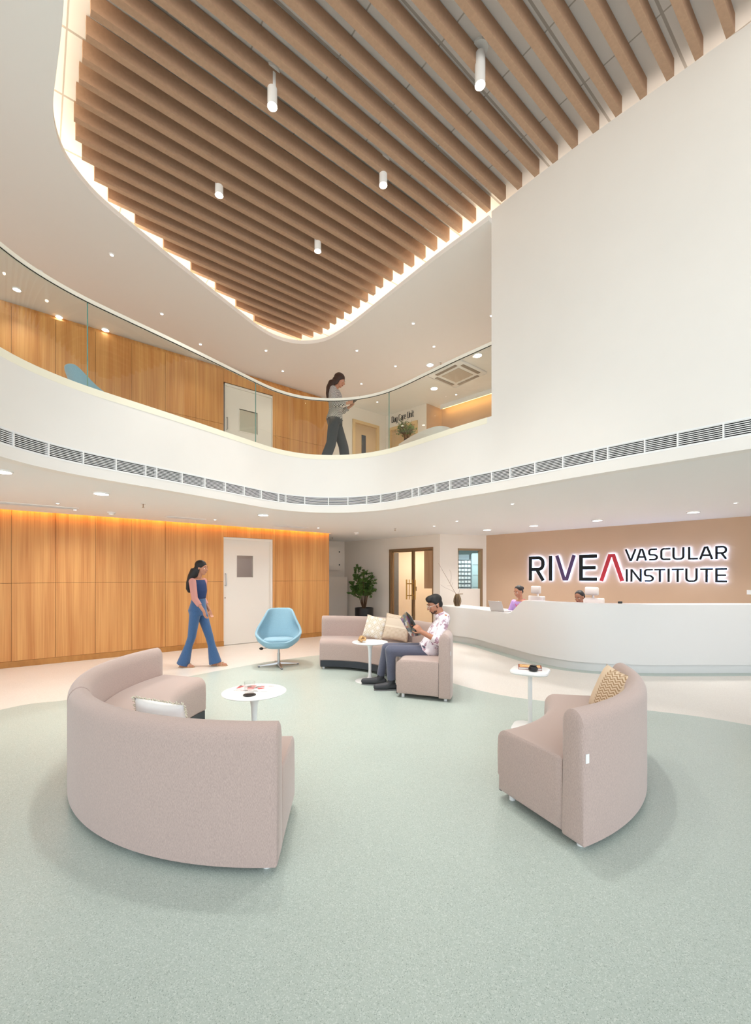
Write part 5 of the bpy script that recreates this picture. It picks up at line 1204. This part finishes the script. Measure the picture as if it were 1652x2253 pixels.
# ===== standing person builder
def walker(name, label, x, y, z, H, fwd, P_):
    """H = height; fwd = walking direction (unit xy). P_ dict of options"""
    f = Vector((fwd[0], fwd[1], 0)).normalized(); l = Vector((-f.y, f.x, 0)); o = Vector((x, y, z)); s = H/1.65
    W = lambda a, b, c: o+(f*a+l*b+Vector((0,0,c)))*s
    t = thing(name, label, 'person', (x, y, z))
    tor = [(W(0,0,.80), .15*s,.11*s,f), (W(-.01,0,.88), .172*s,.118*s,f), (W(0,0,.98), .142*s,.095*s,f), (W(.01,0,1.06), .125*s,.088*s,f), (W(.015,0,1.18), .145*s,.10*s,f), (W(.005,0,1.28), .158*s,.092*s,f), (W(-.005,0,1.35), .145*s,.072*s,f), (W(0,0,1.385), .07*s,.055*s,f)]
    J = {'lat': l, 'tor': tor}; hd = W(.055+P_.get('hx',0), 0, 1.535); Hh = frame(hd, f+Vector((0,0,P_.get('look',-.25))))
    sh = {q: W(0, .165*q, 1.325) for q in (1,-1)}
    el, wr = {q: W(*P_['el'][q]) for q in (1,-1)}, {q: W(*P_['wr'][q]) for q in (1,-1)}
    hip = {q: W(0, .085*q, .86) for q in (1,-1)}; kn, an, to = [{q: W(*P_[k][q]) for q in (1,-1)} for k in ('kn','an','to')]
    mb = MB(); torso(mb, J, -.008); head_shapes(mb, Hh, .93*s); mb.cap(W(0,0,1.37), Hh @ Vector((-.02,0,-.05)), .045*s, .047*s)
    for q in (1,-1):
        chain(mb, [sh[q], el[q], wr[q]], [.040*s,.032*s,.022*s]); d, n, c = P_['hand'][q]; hand(mb, wr[q], f*d[0]+l*d[1]+Vector((0,0,d[2])), f*n[0]+l*n[1]+Vector((0,0,n[2])), P_['thumb'][q], c, .9*s)
        chain(mb, [hip[q], kn[q], an[q]], [.075*s,.048*s,.034*s]); sole_foot(mb, an[q], to[q])
    bd = remeshed('body', mb, P_['skin'], t, .0075, 3); face_parts(bd, Hh, .93*s)
    return t, W, J, Hh, sh, el, wr, hip, kn, an, to, s, f, l
# ===== woman walking on the ground floor (facing right)
gx = P(436, 1465, 6.4)
D_ = dict(skin=M_skinB, look=-.12,
  el={1:(-.04,.20,1.06), -1:(.06,-.21,1.07)}, wr={1:(.08,.2,.86), -1:(.20,-.20,.88)},
  hand={1:((.3,0,-1),(1,-.6,0),.5), -1:((.3,0,-1),(.6,1,0),.5)}, thumb={1:1, -1:-1},
  kn={1:(.14,.08,.46), -1:(-.06,-.08,.47)}, an={1:(.24,.085,.085), -1:(-.20,-.085,.09)}, to={1:(.42,.09,.012), -1:(-.03,-.09,.012)})
wg, W, J, Hh, sh, el, wr, hip, kn, an, to, s, f, l = walker('person', 'person with long dark hair walking past the oak wall in flared jeans', gx.x, gx.y, 0, 1.585, (1,-.12), D_)
M_den = fabric('denim', (58, 92, 134), .08, 300); M_top = mat('navy_top', (30, 52, 96), .8); M_slv = mat('rose_sleeve', (200, 140, 130), .8)
mb = MB(); torso(mb, J, .005, 0, 4)
for q in (1,-1):
    chain(mb, [hip[q], kn[q]], [.086*s,.062*s]); m_ = kn[q].lerp(an[q], .35); mb.cap(kn[q], m_, .062*s, .058*s); mb.frus(m_, an[q]+Vector((0,0,-.045)), .057*s, .098*s, 20)
remeshed('jeans', mb, M_den, wg, .009, 3)
mb = MB(); torso(mb, J, .006, 3, 7); remeshed('top', mb, M_top, wg, .009, 3)
mb = MB()
for q in (1,-1): mb.cap(sh[q], el[q], .055*s, .048*s); mb.frus(el[q], el[q].lerp(wr[q], .55), .047*s, .040*s)
remeshed('sleeve', mb, M_slv, wg, .008, 3)
mb = MB(); R3 = Hh.to_3x3(); sH = .93*s
def hb2(c, r, M__=None): mb.ball((M__ or Hh) @ (Vector(c)*sH), tuple(q*sH for q in r), (M__ or Hh).to_3x3(), 20, 14)
hb2((-.022,0,.045), (.100,.084,.088)); hb2((-.065,0,-.03), (.058,.080,.09)); hb2((-.03,.070,-.03), (.035,.018,.08)); hb2((-.03,-.070,-.03), (.035,.018,.08))
mb.orings([(W(-.02,0,1.53), l, .095, f, .08), (W(-.06,0,1.42), l, .12, f, .085), (W(-.10,0,1.31), l, .125, f, .065), (W(-.12,0,1.21), l, .11, f, .05), (W(-.12,0,1.15), l, .06, f, .03)], 20); remeshed('hair', mb, M_hair, wg, .008, 2)
M_sand = mat('tan_sandal', (196, 160, 124), .6)
for q in (1,-1):
    mb = MB(); a, t_ = an[q], to[q]; ff = (t_-Vector((a.x,a.y,t_.z))).normalized(); ll = Vector((-ff.y, ff.x, 0)); c0 = Vector((a.x, a.y, 0)); kk = ((t_-Vector((a.x,a.y,t_.z))).length+.02)/.19
    pr_ = [(-.06,.03),(0,.038),(.07*kk,.043),(.13*kk,.044),(.18*kk,.028)]
    mb.prism([c0+ff*u+ll*w_ for u, w_ in pr_]+[c0+ff*u-ll*w_ for u, w_ in reversed(pr_)], .001, .010)
    for u in (.05, .11): mb.tube([c0+ff*u+ll*.045+Vector((0,0,.01)), c0+ff*u+ll*.02+Vector((0,0,.055)), c0+ff*u-ll*.02+Vector((0,0,.055)), c0+ff*u-ll*.045+Vector((0,0,.01))], .006, 6)
    mb.build('sandal', M_sand, wg)
# ===== woman on the gallery with a phone (facing right)
ux = P(737, 900, 7.05)
D_ = dict(skin=M_skinB, look=-.45, hx=.02,
  el={1:(.04,.20,1.07), -1:(.02,-.21,1.07)}, wr={1:(.24,.08,1.13), -1:(.23,-.09,1.12)},
  hand={1:((.75,-.25,.45),(.2,-.6,.5),.8), -1:((.75,.25,.45),(.2,.6,.5),.8)}, thumb={1:-1, -1:1},
  kn={1:(.13,.08,.46), -1:(-.05,-.08,.47)}, an={1:(.18,.085,.085), -1:(-.20,-.085,.11)}, to={1:(.38,.09,.012), -1:(-.03,-.09,.012)})
wu, W, J, Hh, sh, el, wr, hip, kn, an, to, s, f, l = walker('person', 'person upstairs in a striped blouse walking along the glass, looking at a phone', ux.x, ux.y, ZF2, 1.64, (1,-.08), D_)
M_str = mat('striped_blouse', (230,226,222), .8); nt, b = nodes(M_str); tc = N(nt, 'ShaderNodeTexCoord'); wv = N(nt, 'ShaderNodeTexWave', i_Scale=22.0, i_Distortion=5.0, i_Detail=1.0, bands_direction='Z'); wv.inputs['Detail Scale'].default_value = .6
mp = N(nt, 'ShaderNodeMapping'); mp.inputs['Rotation'].default_value = (0, .6, 0); nt.links.new(tc.outputs['Object'], mp.inputs[0]); nt.links.new(mp.outputs[0], wv.inputs['Vector']); r_ = ramp(nt, wv.outputs['Fac'], [(.45,(226,220,214)),(.55,(48,46,50))]); nt.links.new(r_.outputs['Color'], b.inputs['Base Color'])
mb = MB(); torso(mb, J, .022, 1, 7)
for q in (1,-1): mb.cap(sh[q], el[q], .060*s, .055*s); mb.frus(el[q], el[q].lerp(wr[q], .8), .054*s, .040*s)
remeshed('blouse', mb, M_str, wu, .009, 3)
M_cha = mat('charcoal_trousers', (58,58,62), .8); mb = MB(); torso(mb, J, .012, 0, 2)
for q in (1,-1): chain(mb, [hip[q], kn[q]], [.095*s,.082*s]); mb.frus(kn[q], an[q]+Vector((0,0,-.03)), .082*s, .085*s, 18)
remeshed('trousers', mb, M_cha, wu, .009, 3)
mb = MB(); R3 = Hh.to_3x3(); sH = .93*s
hb2((-.022,0,.045), (.102,.088,.090)); hb2((-.065,0,-.03), (.062,.086,.09)); hb2((-.02,.072,-.03), (.045,.02,.09)); hb2((-.02,-.072,-.03), (.045,.02,.09))
mb.orings([(W(-.03,0,1.52), l, .095, f, .075), (W(-.07,0,1.42), l, .115, f, .075), (W(-.09,0,1.31), l, .12, f, .06), (W(-.10,0,1.20), l, .08, f, .035)], 20); remeshed('hair', mb, M_hairb, wu, .008, 2)
mb = MB()
for q in (1,-1): sole_foot(mb, Vector((an[q].x, an[q].y, ZF2+.07)), to[q], .006)
remeshed('shoe', mb, M_black, wu, .008, 2)
pm = (wr[1]+wr[-1])/2+f*.125*s+Vector((0,0,.085)); mb = MB(); Mp = frame(pm, f*.8+Vector((0,0,.6)), f*-.6+Vector((0,0,.8))); mb.rbox((-.075,-.036,-.004),(.075,.036,.004), .003, Mp)
o = mb.build('mobile_phone', M_black, origin=pm, smooth=40); tag(o, 'dark mobile phone in the hands of the person upstairs', 'phone')
# ===== receptionists behind the counter
def sitter(label, hx, hy, hz, fwd, top_rgb, trim_rgb, bun, lap):
    f = Vector((fwd[0], fwd[1], 0)).normalized(); l = Vector((-f.y, f.x, 0)); o = Vector((hx, hy, 0))-f*.06
    dz = hz-1.135; W = lambda a, b, c: o+f*a+l*b+Vector((0,0,c+dz))
    t = thing('person', label, 'person', (o.x, o.y, 0))
    tor = [(W(-.10,0,.50), .17,.13,f), (W(-.09,0,.60), .15,.11,f), (W(-.05,0,.70), .13,.10,f), (W(-.02,0,.80), .145,.105,f), (W(0,0,.90), .155,.092,f), (W(0,0,.955), .14,.07,f), (W(.005,0,.985), .065,.055,f)]
    J = {'lat': l, 'tor': tor}; Hh = frame((hx,hy,hz), f+Vector((0,0,-.32))); sh = {q: W(0,.155*q,.93) for q in (1,-1)}
    el = {q: W(.08,.2*q,.70) for q in (1,-1)}; wr = {q: W(.30,.13*q,.735) if lap else W(.26,.13*q,.72) for q in (1,-1)}
    mb = MB(); torso(mb, J, -.006); head_shapes(mb, Hh, .9); mb.cap(W(0,0,.97), Hh @ Vector((-.02,0,-.05)), .044, .046)
    for q in (1,-1):
        chain(mb, [sh[q], el[q], wr[q]], [.042,.033,.022]); hand(mb, wr[q], f+Vector((0,0,-.1)), Vector((0,0,-1)), -q if True else q, .35, .88)
        chain(mb, [W(-.08,.09*q,.52), W(.32,.11*q,.50-.0), W(.30,.11*q,.10-dz)], [.075,.055,.036]); sole_foot(mb, W(.30,.11*q,.09-dz), W(.47,.11*q,.015-dz))
    bd = remeshed('body', mb, M_skinA, t, .008, 3); face_parts(bd, Hh, .9)
    mt = mat('tunic_%s' % bun, top_rgb, .8); mb = MB(); torso(mb, J, .008, 0, 6)
    for q in (1,-1): mb.cap(sh[q], sh[q].lerp(el[q], .6), .056, .05); mb.frus(sh[q].lerp(el[q], .5), sh[q].lerp(el[q], .95), .052, .052)
    remeshed('tunic', mb, mt, t, .009, 3)
    mb = MB(); nb = W(.005,0,.985)
    for q in (1,-1): mb.tube([W(-.05,.05*q,.99), W(.04,.062*q,.965), W(.092,.03*q,.90), W(.105,.0,.86)], .009, 8)
    mb.build('neckline', mat('trim_%s' % bun, trim_rgb, .7), t, smooth=60)
    mb = MB()
    for q in (1,-1): chain(mb, [W(-.08,.09*q,.52), W(.32,.11*q,.50)], [.085,.064]); mb.frus(W(.32,.11*q,.50), W(.30,.11*q,.13-dz), .062, .05)
    remeshed('trousers', mb, mt, t, .01, 3)
    mb = MB(); s_ = .9
    def h3(c, r): mb.ball(Hh @ (Vector(c)*s_), tuple(q*s_ for q in r), Hh.to_3x3(), 18, 12)
    h3((-.026,0,.045), (.097,.080,.084)); h3((-.06,0,-.01), (.045,.074,.06))
    if bun == 'high': h3((-.125,0,.035), (.040,.045,.042))
    else: h3((-.12,0,.01), (.045,.05,.05)); h3((-.14,0,-.03), (.035,.04,.05))
    remeshed('hair', mb, M_hair, t, .007, 2)
    return t
r1 = P(1140, 1302, 7.95); sitter('receptionist with a hair bun in a lilac tunic typing on the laptop', r1.x, r1.y, r1.z, (-.85,-.5), (186,150,212), (206,70,110), 'high', True)
r2 = P(1274, 1314, 7.35); sitter('second receptionist mostly hidden behind the counter, head bent, hair tied back', r2.x, r2.y, r2.z, (-.80,-.6), (180,146,206), (206,70,110), 'low', False)
# ---------------------------------------------------------------- unseen lamps added to light the side rooms
def added_room_lamp(x, y, z, pw, col, lab, r=.12):
    t = thing('added_lamp', lab, 'ceiling light', (x, y, z-.02))
    mb = MB(); mb.cyl((0,0,0), r, .018, 28); mb.build('diffuser', M_lamp, t, local=True)
    ld = bpy.data.lights.new('lamp_light', 'AREA'); ld.shape = 'DISK'; ld.size = r*2; ld.energy = pw; ld.color = col; o = bpy.data.objects.new('lamp_light', ld); C.objects.link(o); o.location = (0,0,-.01); o.parent = t
added_room_lamp(1.05, 11.7, ZC, P_ROOM*.55, WARM, 'unseen disc lamp added to light the lobby behind the glazed door')
added_room_lamp(2.6, 11.0, ZC, P_ROOM*.35, (.85,.95,1), 'unseen disc lamp added to light the pharmacy')
q = LP((d0+d1)/2, -.9); added_room_lamp(q.x, q.y, ZC, P_ROOM*.06, WARM, 'unseen disc lamp added in the store behind the ground floor door')
